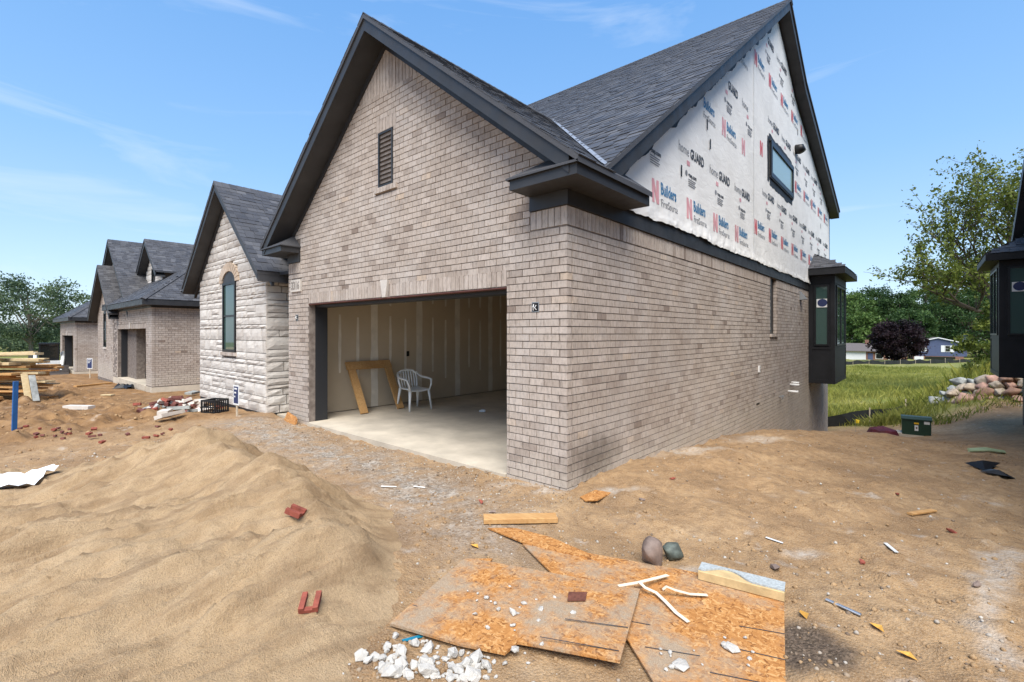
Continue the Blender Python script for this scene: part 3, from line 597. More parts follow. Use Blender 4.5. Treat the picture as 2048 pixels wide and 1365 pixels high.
# house wrap: one sheet with wrinkles, loose at its foot
def wx(y, z):
    foot = np.exp(-np.maximum(0, z-3.2)/.16)
    e = .036+.006*fbm(y*.9, z*.9, 3)+.004*fbm(y*3, z*1.2, 3)
    return e+foot*(.012+.035*np.abs(fbm(y*4.1, z*2.5, 4))+.016*fbm(y*17, z*7, 3))
def wrap_sheet():
    ys = np.linspace(.85, SY, 420); n = 70; V = []
    zb = 3.15+.035*fbm(ys*1.1, ys*0, 3)+.016*fbm(ys*9, ys*0+4, 2)
    for j in range(n):
        f = (j/(n-1))**1.7; z = zb+(np.maximum(wtop(ys), zb+.02)-zb)*f; V.append(np.c_[wx(ys, z), ys, z])
    V = np.concatenate(V); i = np.arange(len(ys)*n).reshape(n, len(ys)); F = np.stack([i[:-1, :-1], i[:-1, 1:], i[1:, 1:], i[1:, :-1]], -1).reshape(-1, 4)
    return np_mesh('house_wrap', V, F, 'wrap', H, smooth=True)
wrap = wrap_sheet()
# sheathing behind the sheet
MB().prism([(.02, .3, 3.19), (.02, SY, 3.19), (.02, SY, wtop(SY)), (.02, KY, wtop(KY)), (.02, MR_Y, wtop(MR_Y)), (.02, .3, wtop(.3))], (-.06, 0, 0)).build('gable_wall', 'drywall', H)
# torn black edging along the rake and round the window
def torn(path, w, name='edging'):
    L = []; Rr = []
    for k in range(len(path)-1):
        (a, b) = np.array(path[k]), np.array(path[k+1]); d = b-a; ln = np.hypot(*d); nrm = np.array([-d[1], d[0]])/ln
        for q in range(int(ln/.06)+1):
            p = a+d*q/(int(ln/.06)+1); L.append(p); Rr.append(p+nrm*w*(.55+.5*fbm(p[0]*3.1+p[1], p[1]*3.3, 3)+.4))
    m = MB(); n = len(L)
    vs = [(float(wx(np.array([p[0]]), np.array([p[1]]))[0])+.006, p[0], p[1]) for p in L+Rr]
    m.add(vs, [(i, i+n, i+n+1, i+1) for i in range(n-1)]); return m.build(name, 'tar', wrap)
torn([(MR_Y, MR_Z-.26), (.75, mainz(.75)-.26)], .17); torn([(EY-.4, EZ-.1), (KY, KZ-.25), (MR_Y, MR_Z-.26)], .09)
WY0, WY1, WZ0, WZ1 = 8.12, 10.62, 5.22, 6.12
torn([(WY1, WZ0), (WY0, WZ0)], .16); torn([(WY0, WZ0-.1), (WY0, WZ1+.1)], .14); torn([(WY0, WZ1), (WY1, WZ1)], .13); torn([(WY1, WZ1+.06), (WY1, WZ0-.06)], .14)
gw = wall_window(H, (.06, 0, 0), (0, 1, 0), (1, 0, 0), WY0+.03, WY1-.03, WZ0+.03, WZ1-.03, .11, 'glass_pale', 'frame_black')
box('frame', 'trim', gw, .03, .075, WY0, WY1, WZ0, WZ0+.05); box('frame', 'trim', gw, .03, .075, WY0, WY1, WZ1-.05, WZ1)
box('corner_trim', 'trim', H, -.02, .05, SY, SY+.03, 3.2, wtop(SY))
MB().tube([(.03, 11.06, 6.72), (.16, 11.06, 6.70), (.20, 11.06, 6.62)], [.13, .14, .10], 12).build('vent_hood', 'plastic_black', H, smooth=True)
# printing on the wrap
def put(V, F, y, z, ink, seam):
    P = np.array(V); yy = y+P[:, 0]; zz = z+P[:, 1]
    if zz.max() > wtop(yy.max())-.05 or zz.max() > wtop(yy.min())-.05 or yy.min() < seam[0] or yy.max() > seam[1]: return
    if yy.max() > WY0-.05 and yy.min() < WY1+.05 and zz.max() > WZ0-.12 and zz.min() < WZ1+.12: return
    inks.setdefault(ink, MB()).add(np.c_[wx(yy, zz)+.0045, yy, zz].tolist(), F)
def rect(w, h, sk=0): return np.array([(0, 0, 0), (w, 0, 0), (w+sk, h, 0), (sk, h, 0)]), [(0, 1, 2, 3)]
inks = {}
def flush():
    for k, b in inks.items(): b.build('printed_lettering', k, wrap)
    inks.clear()
def builders(y, z, red, seam):
    lv = [(0, .02), (.07, .02), (.07, .22), (.14, .02), (.21, .02), (.21, .34), (.14, .34), (.14, .16), (.07, .34), (0, .34)]
    put(np.array([(a, b, 0) for a, b in lv]), [tuple(range(10))], y, z-.12, red, seam)
    put(*text_mesh('Builders', .235, .70, .006), y+.27, z+.06, 'print_blue', seam); put(*text_mesh('FirstSource', .155, .82, 0), y+.27, z-.11, 'print_grey', seam); flush()
def guard(y, z, seam):
    put(*text_mesh('home', .215, .85, 0), y-.06, z, 'print_grey', seam); put(*text_mesh('GUARD', .215, .80, .008), y+.41, z, 'print_black', seam)
    put(*rect(.12, .07), y+.27, z-.14, 'print_pink', seam); put(*text_mesh('gxep.com', .095, .9, .003), y+.33, z-.30, 'print_black', seam)
    for q in range(4): put(*rect(.30-.04*(q % 2), .014), y+.33, z-.35-q*.032, 'print_grey', seam)
    th_ = np.linspace(0, 2*math.pi, 13)[:-1]; put(np.c_[.045*np.cos(th_), .045*np.sin(th_), 0*th_], [tuple(range(12))], y+.25, z-.27, 'print_grey', seam); flush()
for seam, dz, y0 in (((.9, 6.8), 0, -.5), ((6.86, SY-.1), .36, 6.9)):
    for i in range(14):
        for r_ in range(4): builders(y0+.45*(r_ % 2)+i*1.21, 3.47+dz+r_*1.80, 'print_pink' if seam[0] < 1 else 'print_red', seam)
        for r_ in range(3): guard(y0+.7+.5*(r_ % 2)+i*1.34, 4.33+dz+r_*1.80, seam)
for (py_, pz_) in ((4.0, 5.0), (4.15, 4.72), (2.9, 3.95), (11.3, 7.2), (13.2, 5.6), (15.1, 5.2)):
    MB().box(.046, .05, py_, py_+.035, pz_, pz_+.17).build('staple_tape', 'tar', wrap)
box('seam', 'white_label', wrap, .05, .0525, 6.82, 6.845, 3.35, float(wtop(6.84))-.1)

# slot window, fittings on the side wall
box('window', 'frame_black', H, -.13, -.072, 8.43, 9.03, 1.6, 2.948)
o = box('outlet', 'pipe_white', H, 0, .03, 7.34, 7.42, .76, .90); box('socket', 'print_grey', o, .03, .033, 7.365, 7.395, .79, .82); box('socket', 'print_grey', o, .03, .033, 7.365, 7.395, .845, .875)
for (y, z, L, r_) in ((10.55, .23, .22, .03), (10.75, .27, .18, .028), (10.3, .07, .24, .035)): MB().tube([(-.02, y, z), (L, y, z)], r_, 10).build('pipe', 'pipe_white', H, smooth=True)
MB().tube([(0, 9.35, .03), (.06, 9.35, .03)], .018, 8).tube([(.06, 9.30, .03), (.06, 9.40, .03)], .03, 8).tube([(.06, 9.35, .03), (.07, 9.35, -.04)], .014, 8).build('tap', 'galvanised', H)
box('slot', 'frame_black', H, -.01, .004, 7.2, 7.45, .05, .08)
MB().prism([(0, 11.80, 2.58), (0, 11.80, 2.84), (.17, 11.80, 2.60)], (0, .22, 0)).build('vent_hood', 'galvanised', H)

# bay window on the side
def bay(parent, xw, s, y0, y1, out, zb, zt, ze):
    """box bay out from a side wall at xw towards s; parts go under `bay_window`"""
    xo = xw+s*out; lo, hi = min(xw, xo), max(xw, xo)
    bw = MB().box(lo, hi, y0, y1, zb, zt).build('bay_window', 'bay_paint', parent)
    tr = MB(); e = .018
    for za, zb_ in ((zb, zb+.12), (zb+1.05, zb+1.12), (zt-.28, zt-.2)):
        tr.box(lo-(e if s < 0 else 0), hi+(e if s > 0 else 0), y0-e, y0, za, zb_); tr.box(*( (hi, hi+e) if s > 0 else (lo-e, lo)), y0, y1, za, zb_)
    for xx in ((lo, lo+.09), (hi-.09, hi)): tr.box(xx[0]-(e*.9 if s < 0 and xx[0] == lo else 0), xx[1]+(e*.9 if s > 0 and xx[1] == hi else 0), y0-e*.9, y0, zb, zt)
    for yy in ((y0, y0+.1), (y1-.1, y1)): tr.box(*((hi, hi+e*.9) if s > 0 else (lo-e*.9, lo)), yy[0], yy[1], zb, zt)
    tr.build('panel_trim', 'bay_paint', bw)
    f = (lo, hi)
    wall_window(bw, (0, y0, 0), (1, 0, 0), (0, -1, 0), lo+.15, hi-.13, zb+1.16, zt-.32, .05, 'glass_teal', 'frame_black', -.01)
    w2 = wall_window(bw, (xo, 0, 0), (0, 1, 0), (s, 0, 0), y0+.25, y1-.25, zb+1.16, zt-.32, .05, 'glass_teal', 'frame_black', -.01, [('v', (y0+y1)/2)])
    cx = (lo+hi)/2+.03; zz = zt-.85; th_ = np.linspace(0, 2*math.pi, 17)[:-1]
    MB().prism([(cx-.15, y0-.0285, zz-.16), (cx+.15, y0-.0285, zz-.16), (cx+.15, y0-.0285, zz+.1), (cx-.15, y0-.0285, zz+.1)], (0, .002, 0)).build('sticker', 'white_label', bw)
    MB().prism([(cx+.13*math.cos(a), y0-.031, zz-.02+.12*math.sin(a)) for a in th_], (0, .002, 0)).build('sticker', 'sign_navy', bw)
    oh = .3; A = [(xw, y0-oh, ze), (xo+s*oh, y0-oh, ze), (xo+s*oh, y1+oh, ze), (xw, y1+oh, ze), (xw, (y0+y1)/2-.45, ze+.62), (xw, (y0+y1)/2+.45, ze+.62)]
    F = [(0, 1, 4), (1, 2, 5, 4), (2, 3, 5)]; F = F if s > 0 else [tuple(reversed(q)) for q in F]
    br = MB().add(A, F, .5).build('bay_roof', 'shingle', bw)
    fs = MB(); x2 = xo+s*oh; fl, fh = min(xw, x2), max(xw, x2)
    fs.box(fl, fh, y0-oh, y0-oh+.025, ze-.19, ze-.005).box(fl, fh, y1+oh-.025, y1+oh, ze-.19, ze-.005).box(*((x2-.025, x2) if s > 0 else (x2, x2+.025)), y0-oh+.025, y1+oh-.025, ze-.19, ze-.005).box(fl, fh, y0-oh+.025, y1+oh-.025, ze-.188, ze-.17)
    fs.build('eave', 'bay_paint', bw)
    tb = shingle_tabs((xw if s > 0 else x2, y0-oh-.01, ze+.005), (1, 0, 0), Vector((0, (y1-y0)/2-.45+oh, .62)).normalized(), abs(x2-xw), math.hypot((y1-y0)/2-.45+oh, .62), lambda p: abs(p.x-xw) < abs(x2-xw)*(1-(p.z-ze)/.64))
    L_ = math.hypot(out+oh, .62); tb += shingle_tabs((x2+s*.01, y0-oh, ze+.005), (0, 1, 0), Vector((-s*(out+oh), 0, .62)).normalized(), y1-y0+2*oh, L_, lambda p: y0-oh+((y1-y0)/2-.45+oh)*(p.z-ze)/.62 < p.y < y1+oh-((y1-y0)/2-.45+oh)*(p.z-ze)/.62)
    b = MB()
    for M_, tn in tb: b.obox(M_, tn)
    b.build('shingle_courses', 'shingle', bw, kind='stuff'); return bw
bay(H, .0, 1, 13.2, 15.76, .674, .07, 3.42, 3.58)
# back and far-left shell of the house
MB().box(-12, -.13, SY-.1, SY, -2.7, 6.0).build('rear_wall', 'mortar', H); MB().prism([(-12, .7, -.6), (-12, SY-.1, -2.7), (-12, SY-.1, 6.1), (-12, KY, 8.2), (-12, MR_Y, 9.4), (-12, .7, 3.4)], (.12, 0, 0)).build('end_wall', 'mortar', H)

# stone gable beside the garage
SX0, SX1, SXC, SGT, SGP, SYF = -11.6, -7.38, -9.49, 5.08, .905, -.06
def stop_(x): return SGT-SGP*abs(x-SXC)
core = MB(); core.prism([(SX0, SYF+.03, -.1), (SX1-.02, SYF+.03, -.1), (SX1-.02, SYF+.03, stop_(SX1)-.2), (SXC, SYF+.03, SGT-.2), (SX0, SYF+.03, stop_(SX0)-.2)], (0, .15, 0)); core.box(SX1-.17, SX1-.03, SYF+.18, 2.6, -.1, 2.95)
stone_wall = core.build('stone_wall', 'mortar', H)
WX0, WX1, WZB, WZS, WZT = -9.86, -9.03, 1.18, 2.80, 3.06
def stones(o, ud, nd, rng, z0, z1, parent):
    o = Vector(o); ud = Vector(ud); nd = Vector(nd); z = z0
    while z < z1-.04:
        h = random.choice((.08, .10, .14, .16, .20, .26)); h = min(h, z1-z); x = None
        for (a, b) in rng(z+h/2, h):
            u = a
            while u < b-.02:
                w = random.uniform(.22, .75) if h < .25 else random.uniform(.3, .62); w = min(w, b-u)
                if b-u-w < .14: w = b-u
                subs = [(z, z+h)]
                if h >= .22 and random.random() < .45: m = z+h*random.uniform(.38, .62); subs = [(z, m), (m, z+h)]
                for (c, d) in subs: stone(o, ud, nd, u, u+w, c, d, parent)
                u += w
        z += h
def stone(o, ud, nd, u0, u1, z0, z1, parent):
    j = .009; u0 += j; u1 -= j; z0 += j*.8; z1 -= j*.8
    if u1-u0 < .03 or z1-z0 < .02: return
    nu = max(2, min(5, int((u1-u0)/.11))); nz = 2 if z1-z0 < .13 else 3; vs = []; lift = random.uniform(.0, .012)
    for b in range(nz+1):
        for a in range(nu+1):
            ed = a in (0, nu) or b in (0, nz); dep = random.uniform(0, .006) if ed else random.uniform(.006, .016)+lift
            uu = u0+(u1-u0)*a/nu+(0 if ed else random.uniform(-.02, .02)); zz = z0+(z1-z0)*b/nz+(0 if ed else random.uniform(-.012, .012)); vs.append(o+ud*uu+Vector((0, 0, zz))+nd*dep)
    fs = [(b*(nu+1)+a, b*(nu+1)+a+1, (b+1)*(nu+1)+a+1, (b+1)*(nu+1)+a) for b in range(nz) for a in range(nu)]
    ring = [a for a in range(nu+1)]+[b*(nu+1)+nu for b in range(1, nz+1)]+[nz*(nu+1)+a for a in range(nu-1, -1, -1)]+[b*(nu+1) for b in range(nz-1, 0, -1)]
    nb = len(vs); vs += [vs[i]-nd*(.05+(vs[i]-o).dot(nd)) for i in ring]; m = len(ring)
    fs += [(ring[i], nb+i, nb+(i+1) % m, ring[(i+1) % m]) for i in range(m)]
    if ud.cross(Vector((0, 0, 1))).dot(nd) < 0: fs = [tuple(reversed(f)) for f in fs]
    MB().add(vs, fs, random.random()).build('stone', 'stone', parent)
def srng(z, h):
    half = (SGT-.26-z)/SGP; a, b = max(SX0, SXC-half), min(SX1, SXC+half)
    holes = []
    if WZB-.1 < z < WZS+.05: holes = [(WX0, WX1)]
    elif z >= WZS and z < WZT+.22: q = .62*math.sqrt(max(0, 1-((z-WZS)/(WZT+.2-WZS))**2)); holes = [(SXC+.045-q, SXC+.045+q)]
    return [r for r in cut([(a, b)], holes) if r[1]-r[0] > .04]
stones((0, SYF, 0), (1, 0, 0), (0, -1, 0), srng, -.04, SGT-.35, stone_wall)
stones((SX1, 0, 0), (0, 1, 0), (1, 0, 0), lambda z, h: [(SYF+.004, 2.2)], -.04, 2.9, stone_wall)
box('footing', 'tar', H, SX0+.03, SX1-.03, SYF+.0, .3, -.6, -.045); box('footing', 'tar', H, SX1-.2, SX1-.03, .3, 2.6, -.6, -.045)
# arched window: voussoirs, sill, frame and panes
ar = []; cxw = (WX0+WX1)/2; n = 13; r0x, r0z = (WX1-WX0)/2, WZT-WZS
for i in range(n):
    a0, a1 = math.pi*i/n+.02, math.pi*(i+1)/n-.02
    q = [(cxw+math.cos(a)*r, WZS+math.sin(a)*rz) for a, r, rz in ((a0, r0x, r0z), (a0, r0x+.2, r0z+.2), (a1, r0x+.2, r0z+.2), (a1, r0x, r0z))]
    MB().prism([(p[0], SYF-.035, p[1]) for p in q], (0, .1, 0)).build('arch_brick', 'brick', stone_wall).color = (.55, .55, .55, 1)
for i in range(9): x = WX0-.06+i*.105; MB().box(x, x+.097, SYF-.05, SYF+.06, WZB-.085, WZB-.005, tone_brick()).build('sill_brick', 'brick', stone_wall)
win = wall_window(H, (0, SYF, 0), (1, 0, 0), (0, -1, 0), WX0+.01, WX1-.01, WZB, WZS, .055, 'glass_teal', 'frame_black', .0, [('h', 2.02)])
th_ = np.linspace(0, math.pi, 15); MB().prism([(cxw+(r0x-.01)*math.cos(a), SYF-.01, WZS+r0z*.98*math.sin(a)) for a in th_], (0, .06, 0)).build('arch_panel', 'trim', win)
for s in (-1, 1):
    xe = SXC+s*2.46; T = lambda x, d, y=YO: (x, y, stop_(x)-d)
    MB().prism([T(SXC, .03), T(xe, .03), T(xe, .20), T(SXC, .20)], (0, .03, 0)).build('fascia', 'trim', H)
    MB().prism([T(SXC, .185, YO+.03), T(xe, .185, YO+.03), T(xe, .205, YO+.03), T(SXC, .205, YO+.03)], (0, SYF-YO-.0, 0)).build('soffit', 'trim', H)
    MB().prism([T(SXC, .206, SYF-.04), T(xe, .206, SYF-.04), T(xe, .30, SYF-.04), T(SXC, .30, SYF-.04)], (0, .06, 0)).build('frieze_board', 'trim', H)
sr = MB(); xe = 2.48
for s in (-1, 1): deck(sr, [(SXC+s*xe, YO-.02, stop_(SXC+xe)), (SXC+s*xe, 2.7, stop_(SXC+xe)), (SXC, 2.7, SGT), (SXC, YO-.02, SGT)])
sr.box(SXC+xe-.03, SXC+xe-.005, YO, 2.7, stop_(SXC+xe)-.2, stop_(SXC+xe)-.06)
sr = sr.build('roof', 'shingle', H); c2 = 1/math.hypot(1, SGP)
tb = shingle_tabs((SXC+xe+.005, YO-.025, stop_(SXC+xe)), (0, 1, 0), (-c2, 0, SGP*c2), 3.05, xe/c2, lambda p: p.z > mainz(p.y)-.05 or p.y < .3)
tb += shingle_tabs((SXC-xe-.005, YO-.025, stop_(SXC+xe)), (0, 1, 0), (c2, 0, SGP*c2), 3.05, xe/c2)
b = MB()
for M_, tn in tb: b.obox(M_, tn)
b.build('shingle_courses', 'shingle', sr, kind='stuff'); cap = MB(); ridge_caps(cap, (SXC, YO-.02, SGT), (SXC, 2.6, SGT), SGP); cap.build('ridge_cap', 'shingle', sr)
box('porch_soffit', 'trim', H, SX1-.1, XL+.02, .05, 2.6, 2.78, 2.84); box('porch_wall', 'mortar', H, SX1-.1, XL+.1, 2.6, 2.7, -.3, 3.2); box('porch_floor', 'concrete', H, SX1, XL, .15, 2.6, -.25, -.06)
box('garage_side_wall', 'mortar', H, XL, XL+.125, .131, 2.6, -.25, 3.2)
# ------------------------------------------------------------------ houses down the row
def merged(items, name, mat, parent):
    b = MB()
    for M_, tn in items: b.obox(M_, tn)
    return b.build(name, mat, parent, kind='stuff')
def hip_garage(P, W, zs, zt, ze, oh=.35, depth=7.0, brickL=.2):
    """garage block: local x from -W to 0, front at local y 0; eave top ze; brick pieces joined"""
    b = MB(); y0, y1 = .011, .13; o0, o1, oz = -W+.95, -.87, zs+2.134
    b.box(-W, o0, y0, y1, zs-.6, zt).box(o1, -.011, y0, y1, zs-.6, zt).box(o0, o1, y0, y1, oz, zt).box(-.13, -.011, y1, depth, zs-.6, zt).box(-W, -W+.12, y1, depth, zs-.6, zt).box(-W, 0, depth, depth+.1, zs-.6, zt)
    w = b.build('garage_wall', 'mortar', P)
    it = bricks_on((0, 0, 0), (1, 0, 0), (0, -1, 0), bond(lambda z, k: cut([(-W, 0 if k % 2 == 0 else -.1)], [(o0, o1)] if z < oz+.2 else []), zs+.0, zt-.03)+[(o0+i*.0803, o0+(i+1)*.0803, oz+.1, .19) for i in range(int((o1-o0)/.0803))])
    it += bricks_on((0, 0, 0), (0, 1, 0), (1, 0, 0), bond(lambda z, k: [(.1 if k % 2 == 0 else 0, depth)], zs+.0, zt-.03))
    merged(it, 'brickwork', 'brick', w)
    box('footing', 'concrete', P, -W+.01, .006, -.006, depth-.1, zs-.7, zs-.012)
    box('garage_slab', 'concrete', P, o0, o1, -.02, depth, zs-.2, zs); box('drywall', 'drywall', P, -W+.14, -W+.2, .3, depth, zs, zs+2.7); box('drywall', 'drywall', P, -W+.2, -.14, depth-.06, depth, zs, zs+2.7); box('ceiling', 'ceiling_board', P, -W+.12, -.13, .14, depth, zs+2.72, zs+2.75)
    box('door_jamb', 'jamb_metal', P, o0-.01, o0+.03, .125, .5, zs, oz); box('header', 'drywall', P, -W+.12, -.13, .14, .2, oz, zs+2.72); box('return_wall', 'drywall', P, -W+.12, o0-.01, .14, .2, zs, oz); box('return_wall', 'drywall', P, o1, -.13, .14, .2, zs, oz)
    MB().prism([(-W/2-.06, -.03, oz+.01), (-W/2+.06, -.03, oz+.01), (-W/2+.1, -.03, oz+.27), (-W/2-.1, -.03, oz+.27)], (0, .05, 0)).build('keystone', 'limestone', P)
    xl, xr, yf, yb = -W-oh, oh, -oh, depth+oh; xm = (xl+xr)/2; hp = .75; t_ = (xr-xl)/2; zr = ze+hp*t_
    A = [(xl, yf, ze), (xr, yf, ze), (xr, yb, ze), (xl, yb, ze), (xm, yf+t_, zr), (xm, yb, zr)]
    rf = MB().add(A, [(0, 1, 4), (1, 2, 5, 4), (3, 0, 4, 5), (2, 3, 5)], .5).build('roof', 'shingle', P)
    e = MB().box(xl, xr, yf, yf+.03, ze-.2, ze-.005).box(xr-.03, xr, yf+.03, yb, ze-.2, ze-.005).box(xl, xl+.03, yf+.03, yb, ze-.2, ze-.005).box(xl+.03, xr-.03, yf+.03, yb, ze-.199, ze-.18)
    e.build('eave', 'trim', P); box('frieze_board', 'trim', P, -W, .02, -.022, 0, zt-.05, ze-.2); box('frieze_board', 'trim', P, 0, .022, 0, depth, zt-.05, ze-.2)
    ch = 1/math.hypot(1, hp)
    tb = shingle_tabs((xl, yf-.01, ze), (1, 0, 0), (0, ch, hp*ch), xr-xl, t_/ch, lambda p: abs(p.x-xm) < t_-(p.z-ze)/hp)
    tb += shingle_tabs((xr+.01, yf, ze), (0, 1, 0), (-ch, 0, hp*ch), yb-yf, t_/ch, lambda p: p.y > yf+(p.z-ze)/hp)
    tb += shingle_tabs((xl-.01, yf, ze), (0, 1, 0), (ch, 0, hp*ch), yb-yf, t_/ch, lambda p: p.y > yf+(p.z-ze)/hp)
    merged(tb, 'shingle_courses', 'shingle', rf)
    cb = MB(); ridge_caps(cb, (xr, yf, ze+.02), (xm, yf+t_, zr+.02), .4, .12); cb.build('ridge_cap', 'shingle', rf); cb = MB(); ridge_caps(cb, (xl, yf, ze+.02), (xm, yf+t_, zr+.02), .4, .12); cb.build('ridge_cap', 'shingle', rf)
def gable(P, xc, half, yf, zt, pitch, wallm, yb, zfoot, oh=.35, tabs=True, name='gable_wall'):
    top = lambda x: zt-pitch*abs(x-xc); ye_ = yf-oh; hw = half-oh
    b = MB().prism([(xc-hw, yf, zfoot), (xc+hw, yf, zfoot), (xc+hw, yf, top(xc+hw)-.1), (xc, yf, zt-.1), (xc-hw, yf, top(xc-hw)-.1)], (0, .3, 0)); w = b.build(name, 'mortar', P)
    d = MB()
    for s in (-1, 1): d.prism([(xc+s*half, ye_-.02, top(xc+half)), (xc+s*half, yb, top(xc+half)), (xc, yb, zt), (xc, ye_-.02, zt)], (0, 0, -.06))
    rf = d.build('roof', 'shingle', P)
    for s in (-1, 1):
        xe = xc+s*half; MB().prism([(xc, ye_, zt-.03), (xe, ye_, top(xe)-.03), (xe, ye_, top(xe)-.26), (xc, ye_, zt-.26)], (0, .03, 0)).build('fascia', 'trim', P)
        MB().prism([(xc, ye_+.03, zt-.22), (xe, ye_+.03, top(xe)-.22), (xe, ye_+.03, top(xe)-.245), (xc, ye_+.03, zt-.245)], (0, oh-.03, 0)).build('soffit', 'trim', P)
    if tabs:
        ch = 1/math.hypot(1, pitch); tb = shingle_tabs((xc+half, ye_-.02, top(xc+half)), (0, 1, 0), (-ch, 0, pitch*ch), yb-ye_, half/ch)+shingle_tabs((xc-half, ye_-.02, top(xc+half)), (0, 1, 0), (ch, 0, pitch*ch), yb-ye_, half/ch)
        merged(tb, 'shingle_courses', 'shingle', rf); cb = MB(); ridge_caps(cb, (xc, ye_, zt), (xc, yb, zt), pitch); cb.build('ridge_cap', 'shingle', rf)
    return w, top
B = empty('brick_house', (-18.3, .3, 0), 'brick house with hipped garage roof, stone dormer and nested front gables', 'house', 'houses in the row')
hip_garage(B, 6.9, -.34, 2.60, 2.83)
w, tp = gable(B, -8.2, 4.3, .35, 6.06, .84, 'mortar', 9.5, -.9, name='stone_gable_wall')
stones((0, .33, 0), (1, 0, 0), (0, -1, 0), lambda z, h: [(-8.2-min(3.95, (5.8-z)/.84), -10.6)] if z < 2.4 else ([(-8.2-(5.8-z)/.84, -8.2+(5.8-z)/.84)] if z < 5.6 and z > 4.6 else []), -.5, 5.6, w)
w, tp = gable(B, -8.4, 2.72, 0, 4.82, .86, 'mortar', 5, -.9, name='brick_gable_wall')
it = bricks_on((0, -.01, 0), (1, 0, 0), (0, -1, 0), bond(lambda z, k: cut([(max(-10.75, -8.4-(4.6-z)/.86), min(-6.9, -8.4+(4.6-z)/.86))] if z < 4.5 else [], [(-9.1, -8.5)] if .9 < z < 2.9 else []), -.6, 4.5)); merged(it, 'brickwork', 'brick', w)
wall_window(B, (0, -.005, 0), (1, 0, 0), (0, -1, 0), -9.1, -8.5, .95, 2.6, .05, 'glass_dark', 'frame_black', .0, [('h', 1.8)])
th_ = np.linspace(0, math.pi, 11); MB().prism([(-8.8+.3*math.cos(a), -.02, 2.6+.25*math.sin(a)) for a in th_], (0, .03, 0)).build('arch_panel', 'trim', B); box('window_sill', 'limestone', B, -9.15, -8.45, -.05, 0, .86, .95)
w, tp = gable(B, -4.65, 1.8, 1.05, 5.72, .84, 'mortar', 7.5, 2.6, name='dormer_wall')
stones((0, 1.03, 0), (1, 0, 0), (0, -1, 0), lambda z, h: cut([(-4.65-min(1.44, (5.45-z)/.84), -4.65+min(1.44, (5.45-z)/.84))], [(-4.9, -4.4)] if z < 4.5 else []) if z < 5.3 else [], 3.4, 5.3, w)
wall_window(B, (0, 1.03, 0), (1, 0, 0), (0, -1, 0), -4.9, -4.4, 3.5, 4.45, .05, 'glass_dark', 'frame_black')
MB().prism([(-12.4, .9, 3.2), (-12.4, 8.9, 9.0), (-12.4, 17, 3.2)], (12.4, 0, 0)).build('main_roof', 'shingle', B); box('body_wall', 'mortar', B, -12.2, -.3, 7.2, 16.5, -3, 3.2)
C = empty('brick_house', (-35.2, .12, 0), 'far brick house with hipped garage roof behind the skid steer', 'house', 'houses in the row')
hip_garage(C, 6.9, -.66, 2.30, 2.55); box('body_wall', 'mortar', C, -6.8, -.3, 7.2, 16, -3, 2.4); MB().prism([(-6.9, 7, 2.4), (-6.9, 12, 5.2), (-6.9, 17, 2.4)], (6.7, 0, 0)).build('main_roof', 'shingle', C)

# dark house on the right: only its bay, a rake and a bit of wall show
D = empty('dark_house', (5.0, 0, 0), 'dark trimmed house with a black bay window beside the boulder wall', 'house')
MB().box(.0, 9, -.3, 17.3, -.2, 3.9).box(.0, 9, 9, 17.3, -2.4, -.2).build('wall', 'bay_paint', D)
bay(D, 0, -1, 14.7, 17.1, .70, .40, 3.76, 3.80)
dm = MB().prism([(-.3, -.5, 2.9), (-.3, 8.4, 10.2), (-.3, 17.7, 3.75), (-.3, 17.7, 3.5), (-.3, 8.4, 9.9), (-.3, -.5, 2.65)], (9.6, 0, 0)).build('roof', 'trim', D)
MB().prism([(.03, 0, 2.9), (.03, 8.4, 9.8), (.03, 17.2, 3.6)], (8.9, 0, 0)).build('gable_wall', 'bay_paint', D)

